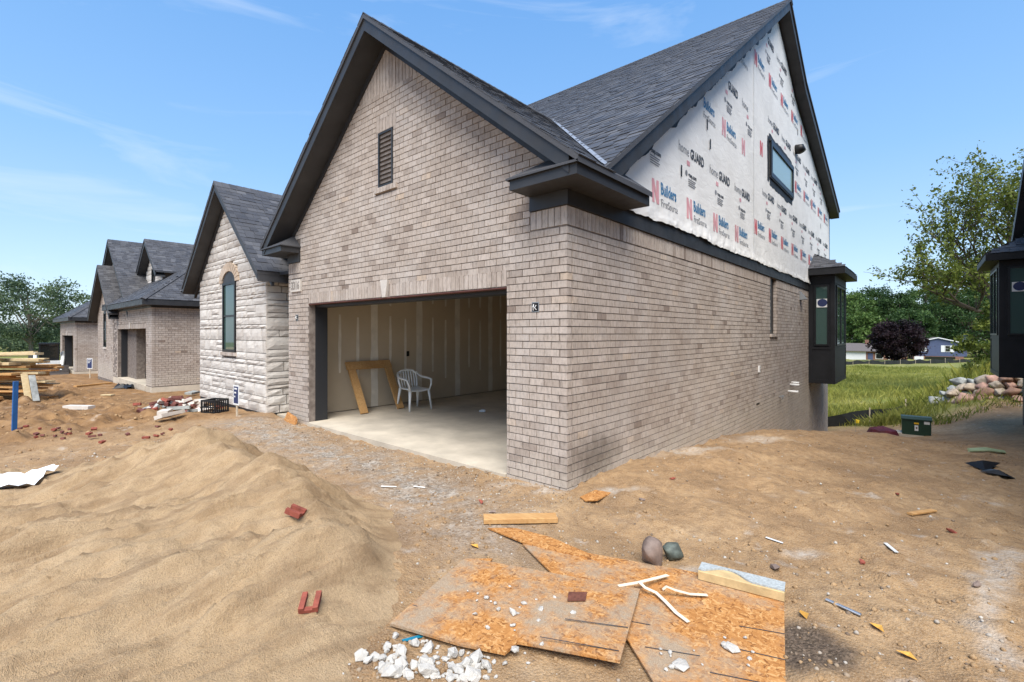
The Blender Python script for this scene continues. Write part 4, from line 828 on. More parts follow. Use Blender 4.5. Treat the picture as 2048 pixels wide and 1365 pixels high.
# ------------------------------------------------------------------ background: trees
def leaf_quads(C, size, sq=.7):
    n = len(C); a = RNG.normal(size=(n, 3)); a /= np.linalg.norm(a, axis=1)[:, None]; b = np.cross(a, RNG.normal(size=(n, 3))); b /= np.linalg.norm(b, axis=1)[:, None]
    s = (size*RNG.uniform(.6, 1.35, n))[:, None]; V = np.stack([C-a*s*.5, C+b*s*sq*.4, C+a*s*.5, C-b*s*sq*.4], 1).reshape(-1, 3); return V, np.arange(4*n).reshape(n, 4)
def tree(name, loc, h, cw, label, group, mat, n=5000, size=.5, crown0=.25, clumps=45, bark='bark', shape=1.0, seed=1, loose=.2, cat='tree'):
    rg = np.random.default_rng(seed); T = empty(name, loc, label, cat, group); rr = random.Random(seed)
    trunk = MB(); r0 = h*.022; trunk.tube([(0, 0, -.4), (rr.uniform(-.1, .1), 0, h*.25), (rr.uniform(-.3, .3), rr.uniform(-.3, .3), h*.55), (rr.uniform(-.4, .4), rr.uniform(-.4, .4), h*.85)], [r0*1.3, r0, r0*.6, r0*.15], 8)
    cc = []
    for i in range(clumps):
        u = rg.normal(size=3); u /= np.linalg.norm(u); q = rg.uniform(.45, 1)**.5; zc = crown0+(1-crown0)*.5*(1+u[2]*q*.96)
        wid = math.sin(math.pi*min(1, max(.08, ((zc-crown0)/(1-crown0))**shape)))**.6
        rxy = np.hypot(u[0], u[1])+1e-6; rad = cw/2*q*(.3+.7*wid)*rg.uniform(.75, 1.12); p = np.array([u[0]/rxy*rad*min(1, rxy*1.4), u[1]/rxy*rad*min(1, rxy*1.4), zc*h]); cc.append(p)
        if i % 3 == 0: zb = h*rr.uniform(crown0*.8, .55); trunk.tube([(0, 0, zb), (p[0]*.5, p[1]*.5, (zb+p[2])/2+.2), tuple(p)], [r0*.45, r0*.25, r0*.06], 5)
    trunk.build('trunk', bark, T)
    cc = np.array(cc); k = rg.integers(0, clumps, n); cr_ = cw*rg.uniform(.07, .15, clumps); off = rg.normal(size=(n, 3)); off /= (np.linalg.norm(off, axis=1)[:, None]+1e-6); off *= (rg.uniform(0, 1, n)**.45)[:, None]
    Cn = cc[k]+off*cr_[k][:, None]*np.array([1.25, 1.25, .8]); sel = rg.random(n) < loose; Cn[sel] += rg.normal(size=(sel.sum(), 3))*cw*.05
    V, F = leaf_quads(Cn, size); tn = np.repeat(np.clip(.45+(rg.normal(size=clumps)*.2)[k]+rg.normal(size=n)*.16, 0, 1), 4)
    np_mesh('crown', V, F, mat, T, tone=tn); return T
def ground_at(px, d): p = at(px, d, 0); p.z = g1(p.x, p.y); return p
wood = [(1700, 150, 17, 13, 'leaf_mid', .3), (1745, 165, 20, 15, 'leaf_dark', .25), (1660, 170, 20, 15, 'leaf_mid', .25), (1800, 158, 17.5, 13, 'leaf_dark', .2), (1850, 170, 21.5, 14, 'leaf_mid', .25), (1905, 150, 19.0, 16, 'leaf_dark', .1), (1950, 140, 18.5, 17, 'leaf_dark', .05), (2010, 145, 19, 16, 'leaf_mid', .1), (1720, 135, 11, 10, 'leaf_mid', .1), (1880, 185, 21, 17, 'leaf_dark', .15), (1600, 175, 18, 16, 'leaf_dark', .15), (1980, 190, 25, 17, 'leaf_mid', .2), (1770, 190, 22, 18, 'leaf_dark', .1), (2060, 150, 20, 17, 'leaf_dark', .1), (1820, 138, 12.5, 11, 'leaf_dark', .05), (1690, 185, 18, 18, 'leaf_dark', .05), (1930, 176, 20, 20, 'leaf_dark', .05)]
for i, (px, d, h, cw, m, c0) in enumerate(wood):
    h *= 1.2; wl = ('tall ' if h > 21.5 else 'middling ' if h > 18 else 'low ')+{'leaf_mid': 'mid green', 'leaf_dark': 'dark green'}[m]+' tree in the wood '+('behind the white ranch house' if px < 1725 else 'behind the purple tree' if px < 1830 else 'behind the blue house' if px < 1925 else 'behind the sparse spreading tree')
    tree('wood_tree', ground_at(px, d), h, cw, wl, 'far wood: '+wl, m, 9500, .66, c0, 80, seed=30+i, loose=.18)
tree('purple_tree', ground_at(1795, 104), 9.0, 9.8, 'round dark purple leaved tree before the blue house', 'purple tree', 'leaf_purple', 16000, .5, .04, 110, seed=5, loose=.1)
T = tree('leafy_tree', ground_at(62, 62), 11.0, 9.8, 'green leafy tree standing beyond the lumber pile and skid steer', None, 'leaf_far', 11000, .32, .18, 60, 'bark_grey', seed=9, loose=.3)
for i, (px, d, h, cw) in enumerate(((-30, 75, 5, 9), (20, 95, 6, 11), (100, 80, 4.2, 9), (150, 90, 6.5, 8), (60, 110, 6.5, 14), (190, 85, 5, 10), (-60, 90, 7, 11), (120, 110, 6, 13), (-10, 120, 7.5, 16), (85, 130, 7.5, 16))):
    tree('hedgerow_tree', ground_at(px, d), h, cw, 'hazy green low tree in the hedgerow behind the leafy tree', 'hedgerow trees', 'leaf_far', 2600, .4, .02, 40, seed=60+i)
# sparse spreading tree whose trunk is hidden behind the dark house
def limb_tree(name, base, label, seed=3):
    rr = random.Random(seed); T = empty(name, base, label, 'tree'); b = MB(); tips = []
    def grow(p, d, L, r, lvl):
        pts = [p]; rs = [r]; n = 4
        for i in range(n):
            d = (d+Vector((rr.uniform(-.2, .2), rr.uniform(-.2, .2), rr.uniform(-.10, .16)))).normalized(); p = p+d*(L/n); pts.append(p); rs.append(r*(1-.5*(i+1)/n)+.004)
            if lvl >= 2: tips.append(p)
            if lvl < 3 and i >= (0 if lvl else 1):
                for _ in range(2 if lvl < 1 else 1):
                    side = Vector((rr.uniform(-1, 1), rr.uniform(-1, 1), rr.uniform(-.2, .6))); nd = (d*.75+side*.75).normalized(); grow(p, nd, L*rr.uniform(.5, .72), rs[-1]*.62, lvl+1)
        tips.append(p)
        b.tube(pts, rs, 6 if lvl < 2 else 4)
    b.tube([(0, 0, -.5), (.1, 0, 3), (.0, .1, 6.0)], [.34, .27, .22], 8)
    L0 = Vector((-RX, -RY, 0))
    for d, L, z in ((L0*.95+Vector((0, 0, .42)), 6.2, 3.2), (L0*.75+Vector((0, 0, .8)), 7.0, 4.0), (L0*.35+Vector((0, 0, 1)), 7.4, 4.2), (L0*-.3+Vector((0, 0, 1)), 7.0, 4.2), (L0*-.9+Vector((0, 0, .5)), 6, 3.6), (Vector((-FX, -FY, .8)), 5, 4.0), (Vector((FX, FY, .8)), 5.5, 4.0)):
        grow(Vector((0, 0, z+1.6)), d.normalized(), L*.76, .15, 0)
    b.build('trunk', 'bark', T); P = np.array([t_[:] for t_ in tips]); rg = np.random.default_rng(4); k = rg.integers(0, len(P), 30000)
    keep = rg.random(len(P)) < .72; k = k[keep[k]]; Cn = P[k]+rg.normal(size=(len(k), 3))*.22; V, F = leaf_quads(Cn, .23); np_mesh('crown', V, F, 'leaf_yellowgreen', T, tone=np.repeat(np.clip(rg.normal(.5, .22, len(k)), 0, 1), 4)); print('limb tree', len(tips), len(k)); return T
limb_tree('spreading_tree', ground_at(2022, 33), 'sparse yellow green tree with bare limbs behind the dark house')
tree('young_tree', ground_at(1985, 29), 5.6, 3.4, 'pale yellow green small tree behind the black bay window', None, 'leaf_yellowgreen', 5200, .2, .05, 40, seed=21)

# far houses
def far_house(base, label, kind):
    P = empty('far_house', base, label, 'house', rz=R(6))
    if kind == 'blue':
        W = 10.2; MB().prism([(-W/2, 0, .2), (W/2, 0, .2), (W/2, 0, 3.6), (0, 0, 5.0), (-W/2, 0, 3.6)], (0, 9, 0)).build('wall', 'siding_blue', P); box('lower_wall', 'far_brick', P, -W/2+.1, W/2-.1, .02, 8.9, -1.3, .2)
        r_ = MB()
        for s in (-1, 1): r_.prism([(0, -.4, 5.2), (s*(W/2+.5), -.4, 3.66), (s*(W/2+.5), 9.4, 3.66), (0, 9.4, 5.2)], (0, 0, -.12))
        r_.build('roof', 'roof_brown', P)
        for s in (-1, 1): MB().prism([(0, -.43, 5.2), (s*(W/2+.5), -.43, 3.66), (s*(W/2+.5), -.43, 3.42), (0, -.43, 4.96)], (0, .03, 0)).build('fascia', 'siding_white', P)
        for x in (-3.6, 1.9):
            w_ = wall_window(P, (0, 0, 0), (1, 0, 0), (0, -1, 0), x-.55, x+.55, 1.35, 3.0, .09, 'glass_dark', 'white_vinyl', -.02, [('h', 2.2)])
            for s in (-1, 1): box('shutter', 'siding_white', w_, x+s*.95-.36, x+s*.95+.36, -.06, 0, 1.3, 3.05)
        box('chimney', 'siding_blue', P, W/2-.3, W/2+.7, 1.0, 2.2, .2, 5.6); box('window', 'glass_dark', P, -2.6, 3.4, -.03, 0, -.9, .05); box('garage_door', 'siding_white', P, -W/2+.3, -2.9, -.04, 0, -1.2, .05)
    else:
        box('wall', 'siding_white', P, -7, 2.0, 0, 8, -.3, 2.5); box('wall', 'far_brick', P, 2.0, 10, .02, 8, -.3, 2.5); MB().prism([(-7.5, -.6, 2.45), (-7.5, 4, 4.3), (-7.5, 8.6, 2.45), (-7.5, 8.6, 2.3), (-7.5, -.6, 2.3)], (18, 0, 0)).build('roof', 'roof_brown', P)
        box('garage_door', 'siding_white', P, -5.5, -1, -.04, 0, -.2, 1.9); box('door', 'siding_blue', P, 2.4, 3.4, -.03, .02, -.2, 1.9); wall_window(P, (0, 0, 0), (1, 0, 0), (0, -1, 0), 3.9, 5.4, .5, 1.9, .1, 'glass_dark', 'white_vinyl', -.03); box('porch_post', 'siding_white', P, 6.4, 6.6, -.5, -.3, -.3, 2.3); box('chimney', 'far_brick', P, 1.9, 2.7, 3.4, 4.2, 3.6, 5.2)
p = at(1876, 126, 0); p.z = 1.615-54*126/952+.9; far_house(p, 'blue sided far house with white shutters and a chimney', 'blue')
p = at(1712, 120, 0); p.z = 1.615-56*120/952+.2; far_house(p, 'low white and brick ranch house with brown roof', 'ranch')
# overhead wires on the left
for i, (py0, py1, d) in enumerate(((618, 628, 60), (650, 652, 62), (664, 666, 64), (671, 669, 64))):
    a = at(-500, d, 1.615+(HOR-py0)*d/FPX); b = at(330, d, 1.615+(HOR-py1)*d/FPX); pts = [a.lerp(b, q/24)-Vector((0, 0, .9*math.sin(math.pi*q/24)-.55)) for q in range(25)]
    tag(MB().tube(pts, .018, 5).build('overhead_wire', 'wire_black'), 'thin overhead power line crossing the trees beyond the skid steer', 'power line', 'overhead power lines')

# grass and weeds on the field behind
def blades(n, xr, yr, h, w, keep, mat, name, label, cat, lean=.35, seed=2):
    rg = np.random.default_rng(seed); x = rg.uniform(*xr, n); y = yr[0]+(yr[1]-yr[0])*rg.random(n)**1.7; m = keep(x, y, rg); x, y = x[m], y[m]; z = gz(x, y); n = len(x)
    patch = np.clip(.6+.8*fbm(x*.45, y*.45, 3), .25, 1.5); hh = h*rg.uniform(.5, 1.25, n)*patch; a = rg.uniform(0, 6.283, n); ww = w*rg.uniform(.6, 1.4, n)*(1+(y-yr[0])*.02)
    lx, ly = rg.normal(size=n)*lean*hh, rg.normal(size=n)*lean*hh; dx, dy = np.cos(a)*ww, np.sin(a)*ww
    V = np.stack([np.c_[x-dx, y-dy, z-.03], np.c_[x+dx, y+dy, z-.03], np.c_[x+lx*.45+dx*.6, y+ly*.45+dy*.6, z+hh*.6], np.c_[x+lx, y+ly, z+hh]], 1).reshape(-1, 3)
    o = np_mesh(name, V, np.arange(4*n).reshape(n, 4), mat, tone=np.repeat(np.clip(.5+.55*fbm(x*.3+9, y*.3, 3)+rg.normal(size=n)*.18, 0, 1), 4)); tag(o, label, cat, None, 'stuff')
def gkeep(x, y, rg): return (zones(x, y)[1] > .45+.3*rg.random(len(x))) & ~((x > 2.6) & (y < 23.2) & (y > 19.5+.0*x) & (rg.random(len(x)) < .75))
blades(150000, (-9, 24), (19, 90), .50, .012, gkeep, 'grass', 'field_grass', 'tall green grass covering the open field behind the houses', 'grass')
blades(9000, (3.2, 15), (22.0, 34), .85, .014, lambda x, y, rg: (y > 24.6-.62*(x-3)) & (rg.random(len(x)) < .9), 'weed', 'tall_weeds', 'tall yellow green weeds growing above the boulder wall', 'weeds', .25, 5)
blades(16000, (-8, 20), (20.5, 60), .85, .011, lambda x, y, rg: (zones(x, y)[1] > .8) & (fbm(x*.28+5, y*.28, 3) > .05) & ~((x > 2.4) & (y < 23.5)), 'weed', 'field_weeds', 'yellow weed clumps standing above the grass of the field', 'weeds', .22, 15)
blades(1500, (1.6, 6), (18.2, 21.2), .3, .012, lambda x, y, rg: fbm(x*.9, y*.9, 2) > .12, 'grass', 'sparse_grass', 'sparse green tufts on bare soil by the boulder wall', 'grass', .4, 8)
# boulder wall
BW = empty('boulder_wall', on(1950, 785, -.95), 'low retaining wall of piled pink and grey boulders', 'boulder wall'); bl0 = BW.location.copy()
def rock_mesh(seed, sub=2, rough=.22):
    import bmesh
    bm = bmesh.new(); bmesh.ops.create_icosphere(bm, subdivisions=sub, radius=.5); rr = random.Random(seed); off = Vector((rr.uniform(0, 50), rr.uniform(0, 50), rr.uniform(0, 50)))
    from mathutils import noise as mn
    pl_ = [(Vector((rr.uniform(-1, 1), rr.uniform(-1, 1), rr.uniform(-1, 1))).normalized(), rr.uniform(.27, .40)) for _ in range(11)]
    for v in bm.verts:
        c = v.co.copy(); v.co *= 1+rough*mn.noise(c*2.2+off)+rough*.4*mn.noise(c*5+off)
        for nn, dd in pl_:
            e = v.co.dot(nn)-dd
            if e > 0: v.co -= nn*e*.92
    V = [v.co[:] for v in bm.verts]; F = [[q.index for q in f.verts] for f in bm.faces]; bm.free(); return V, F
ROCKS = [rock_mesh(k, 3, .38) for k in range(8)]; CHUNKS = [rock_mesh(40+k, 1, .45) for k in range(10)]; _rm = {}
def rock_obj(name, k, mat, parent, loc, size, rot=None, lib=ROCKS, smooth=True):
    key = (id(lib), k, mat)
    if key not in _rm:
        me = bpy.data.meshes.new(name); me.from_pydata(lib[k][0], [], lib[k][1]); me.materials.append(MATS[mat])
        if smooth: me.polygons.foreach_set('use_smooth', [True]*len(me.polygons))
        _rm[key] = me
    o = bpy.data.objects.new(name, _rm[key]); COL.objects.link(o)
    if parent: o.parent = parent
    o.location = loc; o.scale = size; o.rotation_euler = rot or (random.uniform(-.3, .3), random.uniform(-.3, .3), random.uniform(0, 6.28)); return o
rr = random.Random(12)
for row in range(4):
    n = 13-row
    for i in range(n):
        f = (i+.5*(row % 2)+rr.uniform(-.1, .1))/12.5; a = Vector((2.75, 22.1, -1.35)); b = Vector((6.6, 19.7, -.60)); 
        if row == 3 and not (.12 < f < .6): continue
        if f < .04+row*.03: continue
        p = a.lerp(b, f); s_ = rr.uniform(.34, .70); up = Vector((.45, .72, 0))*(.20*row); p = p+up; p.z += .16+.23*row*(1 if f < .85 else .9)
        rock_obj('boulder', rr.randrange(8), rr.choice(('rock_pink', 'rock_pink', 'rock_tan', 'rock_grey', 'rock_rust', 'rock_green', 'rock_tan')), BW, p-bl0, (s_*rr.uniform(1.0, 1.6), s_*.95, s_*rr.uniform(.6, .9)), (rr.uniform(-.5, .5), rr.uniform(-.4, .4), rr.uniform(0, 6.2)))
# silt fences
def silt(pts, h, label, post_gap=1.9):
    P = empty('silt_fence', pts[0], label, 'silt fence', 'silt fences'); o = Vector(pts[0]); m = MB(); L = [Vector(p)-o for p in pts]; dense = []
    for a, b in zip(L[:-1], L[1:]):
        k = max(2, int((b-a).length/.5)); dense += [a.lerp(b, q/k) for q in range(k)]
    dense.append(L[-1]); vs = []
    for i, p in enumerate(dense): z = g1(p.x+o.x, p.y+o.y)-o.z; w_ = .03*math.sin(i*1.7); vs += [(p.x+w_, p.y, z-.1), (p.x-w_, p.y+w_, z+h*(.85+.15*math.sin(i*.9)))]
    f = [(2*i, 2*i+2, 2*i+3, 2*i+1) for i in range(len(dense)-1)]; m.add(vs, f); m.add([(v[0]+.006, v[1]+.006, v[2]) for v in vs], [tuple(reversed(q)) for q in f]); m.build('fabric', 'silt_black', P)
    acc = 0
    for i, p in enumerate(dense):
        if i % max(1, int(post_gap/.5)) == 0: z = g1(p.x+o.x, p.y+o.y)-o.z; MB().box(p.x-.022, p.x+.022, p.y-.05, p.y-.01, z-.2, z+h+.08).build('stake', 'stake_wood', P)
silt([(-3.5, 19.0, -2.2), (-.4, 19.6, -2.2), (1.0, 20.4, -2.1), (2.1, 22.0, -1.9), (2.3, 22.9, -1.9)], .58, 'black silt fence with wooden stakes behind the green transformer')
a = at(1640, 84, 0); b = at(1960, 92, 0); silt([(a.x, a.y, -4), (b.x, b.y, -4)], .75, 'far black silt fence along the end of the grass field', 3.6)
# transformer, tarp, marker flag
tp_ = at(1832, 15.8, 0); tz = g1(tp_.x, tp_.y)+.02; tz = max(tz, -1.86)
TR = empty('transformer_box', (tp_.x, tp_.y, tz), 'dark green pad mounted transformer box with yellow and white labels', 'transformer', rz=R(3))
MB().prism([(-.47, -.36, .04), (-.47, .36, .04), (-.47, .36, .62), (-.47, -.28, .66), (-.47, -.36, .60)], (.94, 0, 0)).build('cabinet', 'transformer_green', TR); MB().prism([(-.50, -.39, .585), (-.50, .39, .62), (-.50, .39, .66), (-.50, -.27, .70), (-.50, -.39, .62)], (1.0, 0, 0)).build('lid', 'transformer_green', TR)
box('label', 'yellow_label', TR, -.08, .08, -.365, -.36, .44, .50); box('label', 'white_label', TR, -.06, .06, -.365, -.36, .20, .40); box('label', 'white_label', TR, .24, .42, -.365, -.36, .46, .56); box('mark', 'red_primer', TR, -.02, .03, -.3665, -.365, .27, .34)
for s in (-1, 1): MB().box(s*.56-.09, s*.56+.09, -.42, .3, -.3, .07).build('pad', 'concrete', TR)
TR.scale = (.78, .85, .9)
box('base', 'concrete', TR, -.6, .6, -.4, .45, -.5, .04)
q = at(1766, 15.9, 0); q.z = g1(q.x, q.y)+.12; th_ = MB(); n = 14
vs = [(0, 0, .36), (-.18, .1, .37), (.2, .06, .36)]+[(.50*math.cos(2*math.pi*i/n)*(1+.08*math.sin(3*i)), .42*math.sin(2*math.pi*i/n), -.08+.03*math.sin(i*2.3)) for i in range(n)]+[(.36*math.cos(2*math.pi*i/n), .30*math.sin(2*math.pi*i/n), .24+.03*math.sin(i*2.9)) for i in range(n)]
fs = [(3+i, 3+(i+1) % n, 3+n+(i+1) % n, 3+n+i) for i in range(n)]+[(3+n+i, 3+n+(i+1) % n, 0) for i in range(n)]
o = MB().add(vs, fs).build('tarp', 'maroon', smooth=False, M=Matrix.Translation(q)); tag(o, 'crumpled maroon tarp over a lump beside the green transformer', 'tarp')
q = at(1711, 15.9, 0); q.z = max(g1(q.x, q.y), 1.615-197*15.9/952); F_ = empty('marker_flag', q, 'small yellow marker flag in the dirt before the silt fence', 'flag'); MB().tube([(0, 0, -.4), (0, 0, .42)], .004, 5).build('wire', 'galvanised', F_); MB().add([(0, 0, .42), (.11, .02, .40), (.10, -.02, .30), (0, 0, .30), (0, .003, .42), (.11, .023, .40), (.10, -.017, .30), (0, .003, .30)], [(0, 3, 2, 1), (4, 5, 6, 7)]).build('flag', 'flag_yellow', F_)
# ------------------------------------------------------------------ sand pile
def cam_xy(r, d): return CAM[0]+RX*r+FX*d, CAM[1]+RY*r+FY*d
RIDGE = [(-6.3, 4.6, .18), (-4.9, 4.9, .30), (-4.1, 4.85, .42), (-3.3, 4.66, .57), (-2.85, 4.52, .65), (-2.45, 4.3, .63), (-1.95, 3.95, .56), (-1.6, 3.65, .47), (-1.32, 3.35, .38), (-1.12, 3.05, .27), (-1.0, 2.75, .16)]
_rp = []
for a, b in zip(RIDGE[:-1], RIDGE[1:]):
    for q in range(6): f = q/6; _rp.append([a[i]*(1-f)+b[i]*f for i in range(3)])
_rp = np.array(_rp)
def pile_h(r, d):
    best = np.full(np.shape(r), -9.0); rn = fbm(r*.8, d*.8, 3)
    for (a, b, h) in _rp:
        dr, dd = r-a, d-b
        kf = np.where(dd < 0, .205, .62); kr = np.where(dr > 0, .82, .30)
        best = np.maximum(best, h-np.sqrt((dr*kr)**2+(dd*kf)**2+.0006))
    rill = np.abs(fbm((r*.78-d*.63)*3.0, (r*.63+d*.78)*.5, 5, .6))*.30+np.abs(fbm((d*.93-r*.36)*2.4+7, (r*.93+d*.36)*.9, 3))*.07+fbm(r*1.6, d*2.4, 4)*.05+fbm(r*8, d*8, 3)*.024+np.maximum(0, fbm(r*11, d*11, 3)-.22)*.075
    bowl = -.17*np.exp(-(((r+2.85)/.7)**2+((d-3.8)/.42)**2))-.08*np.exp(-(((r+3.9)/.5)**2+((d-4.0)/.4)**2))-.05*np.exp(-(((r+1.9)/.4)**2+((d-3.2)/.35)**2))
    out = best+(rill-.05)*sm(-.04, .2, best)+bowl*sm(0, .2, best)
    return .5*(out+np.sqrt(out*out+.012))-.012+np.where(out < -.05, (out+.05)*.25, 0)
def pile_z(x, y):
    dx, dy = x-CAM[0], y-CAM[1]; r = dx*RX+dy*RY; d = dx*FX+dy*FY; g = gz(x, y); h = pile_h(r, d)
    return np.maximum(g-.06, np.where(h > -.06, g*0-.055+h, g-.06))
def build_pile():
    rs = np.arange(-7.2, -.35, .028); ds = np.arange(1.15, 5.9, .028); r, d = np.meshgrid(rs, ds); x, y = cam_xy(r, d); z = pile_z(x, y)
    V = np.c_[x.ravel(), y.ravel(), z.ravel()]; n, m = r.shape; i = np.arange(n*m).reshape(n, m); F = np.stack([i[:-1, :-1], i[:-1, 1:], i[1:, 1:], i[1:, :-1]], -1).reshape(-1, 4)
    keep = (z > gz(x, y)-.055).ravel()[F].any(1); F = F[keep]; used = np.unique(F); re = np.full(len(V), -1); re[used] = np.arange(len(used)); c = V[used].mean(0)
    o = np_mesh('sand_pile', V[used], re[F], 'sand', smooth=True); return tag(o, 'big tan mason sand pile with rippled slopes beside the garage', 'sand pile')
build_pile()
def surf(x, y): return max(g1(x, y), float(pile_z(np.array([x]), np.array([y]))[0]))
def hit(px, py):
    """where a photo pixel meets the modelled ground or pile"""
    D = np.geomspace(1.6, 42, 500); r = (px-1024)/FPX*D; x, y = cam_xy(r, D); z = 1.615-(py-HOR)*D/FPX; s_ = gz(x, y)
    if px < 900: s_ = np.maximum(s_, pile_z(x, y))
    i = int(np.argmax(z <= s_)) if (z <= s_).any() else 499
    return Vector((x[i], y[i], s_[i])), D[i]
# white plastic sheet over the pile's shoulder
rs = np.linspace(-6.6, -4.36, 60); ds = np.linspace(3.2, 4.74, 26); V = []
for j, dd in enumerate(ds):
    for i, r in enumerate(rs):
        f = i/59; x, y = cam_xy(r+f*(.05*math.sin(dd*9)-(dd-3.2)*.06), dd+.04*math.sin(r*5)); V.append((x, y, surf(x, y)+.075+.02*math.sin(r*7+dd*4)+.012*math.sin(r*19)))
i = np.arange(60*26).reshape(26, 60); F = np.stack([i[:-1, :-1], i[:-1, 1:], i[1:, 1:], i[1:, :-1]], -1).reshape(-1, 4); o = np_mesh('plastic_sheet', V, F, 'sheet_white', smooth=True); tag(o, 'white plastic sheet lying over the back of the sand pile', 'plastic sheet')

# ------------------------------------------------------------------ boards on the ground
GZ = -.055
def prism_at(name, mat, pts, th, label, cat, lift=.012, group=None, smooth=False, sub=True):
    """pts: photo pixels of the top outline on the level GZ+lift (each may carry its own extra height)"""
    P = []
    for p in pts:
        h = p[2] if len(p) > 2 else 0; P.append(on(p[0], p[1], GZ+lift+th+h))
    c = sum(P, Vector())/len(P); o = MB().prism([q-c for q in P], (0, 0, -th)).build(name, mat, M=Matrix.Translation(c)); return tag(o, label, cat, group)
b2 = prism_at('osb_sheet', 'osb_worn', [(1045, 1088), (1130, 1098), (1420, 1150), (1568, 1198), (1572, 1420), (1330, 1400), (1252, 1275), (1262, 1190), (1110, 1152)], .012, 'broken orange strand board sheet with dirt, under straps and stone chunks', 'strand board', .006)
b1 = prism_at('osb_sheet', 'osb_dirty', [(928, 1118), (945, 1117), (1280, 1178, .02), (1240, 1322, .03), (1075, 1290, .015), (1035, 1284), (1010, 1306), (920, 1288), (780, 1247), (790, 1236)], .014, 'orange strand board sheet holding white mortar crumbs and a rusty plate', 'strand board', .024)
prism_at('osb_strip', 'osb', [(976, 1056), (1030, 1056), (1100, 1074), (1180, 1108), (1205, 1122), (1120, 1104), (1050, 1086)], .012, 'long pointed strip of orange strand board by the short lumber', 'strand board', .012)
prism_at('osb_strip', 'osb', [(935, 1118), (985, 1117), (978, 1126), (938, 1128)], .012, 'small strand board offcut tucked under the corner of the crumb covered sheet', 'strand board', .004)
def line_on(par, a, b, z, w=.010):
    A, Bp = on(a[0], a[1], z), on(b[0], b[1], z); d = (Bp-A); n = Vector((-d.y, d.x, 0)).normalized()*w/2; o = Vector(par.location); MB().add([A-n-o, Bp-n-o, Bp+n-o, A+n-o], [(0, 1, 2, 3)]).build('printed_line', 'print_black', par)
for a, b in (((1130, 1238), (1256, 1255)), ((1080, 1274), (1238, 1302)), ((825, 1210), (835, 1213))): line_on(b1, a, b, GZ+.024+.014+.032, .007)
for a, b in (((1262, 1243), (1300, 1250)), ((1478, 1252), (1570, 1268)), ((1290, 1294), (1400, 1312)), ((1440, 1290), (1571, 1320)), ((1420, 1345), (1571, 1375))): line_on(b2, a, b, GZ+.0205, .007)
p1 = on(1165, 1000, 0); p2 = on(1258, 966, 0); 
prism_at('osb_strip', 'osb_clean', [(1160, 994, -.0), (1200, 976), (1232, 966), (1258, 963), (1250, 971), (1195, 1000), (1170, 1001)], .012, 'bright orange splintered strand board piece beside the brick corner', 'strand board', .03)
q = on(582, 850, -.02); o = MB().prism([(-.34, 0, 0), (.30, 0, .0), (.28, 0, .10), (.10, .02, .14), (-.30, 0, .19)], (.0, .03, 0)).build('osb_offcut', 'osb_clean', M=Matrix.Translation((-6.1, -.16, -.05))@Matrix.Rotation(-.35, 4, 'X')@Matrix.Rotation(-.12, 4, 'Z')); tag(o, 'strand board offcut leaning on the foot of the garage pier', 'strand board')
def plank(name, mat, a, b, w, h, label, cat, group=None, lift=0, roll=0):
    A, Bp = Vector(a), Vector(b); d = Bp-A; L = d.length; d.normalize(); n = Vector((0, 0, 1)).cross(d).normalized(); u = d.cross(n); M = Matrix((( d.x, n.x, u.x, (A.x+Bp.x)/2), (d.y, n.y, u.y, (A.y+Bp.y)/2), (d.z, n.z, u.z, (A.z+Bp.z)/2+h/2+lift), (0, 0, 0, 1)))@Matrix.Rotation(roll, 4, 'X')
    o = MB(); e = .004; hw, hh = w/2, h/2; prof = [(-hw+e, -hh), (hw-e, -hh), (hw, -hh+e), (hw, hh-e), (hw-e, hh), (-hw+e, hh), (-hw, hh-e), (-hw, -hh+e)]
    o.prism([(-L/2, p[0], p[1]) for p in prof], (L, 0, 0)); o = o.build(name, mat, M=M); return tag(o, label, cat, group) if label else o
plank('lumber_offcut', 'lumber', hit(967, 1046)[0], hit(1113, 1044)[0], .13, .045, 'short brown lumber offcut lying in front of the brick corner', 'lumber')
s1 = on(1400, 1152, GZ+.02); s2 = on(1570, 1196, GZ+.02)
cp = plank('stone_sill', 'tan_foam', s1, s2, .12, .06, 'tan block with a grey granite face lying on strand board', 'sill block'); d_ = (s2-s1).normalized(); L = (s2-s1).length
ms = MB(); n = 14; top = [(-L/2+L*k/n, .061) for k in range(n+1)]; bot = [(-L/2+L*k/n, -.05+.10*max(0, math.sin((k-1)*.42))*(.5 if k > 9 else .9)) for k in range(n, -1, -1)]
ms.prism([(x, y, .031) for x, y in top+bot], (0, 0, .010)); ms.build('granite_face', 'granite_face', cp)
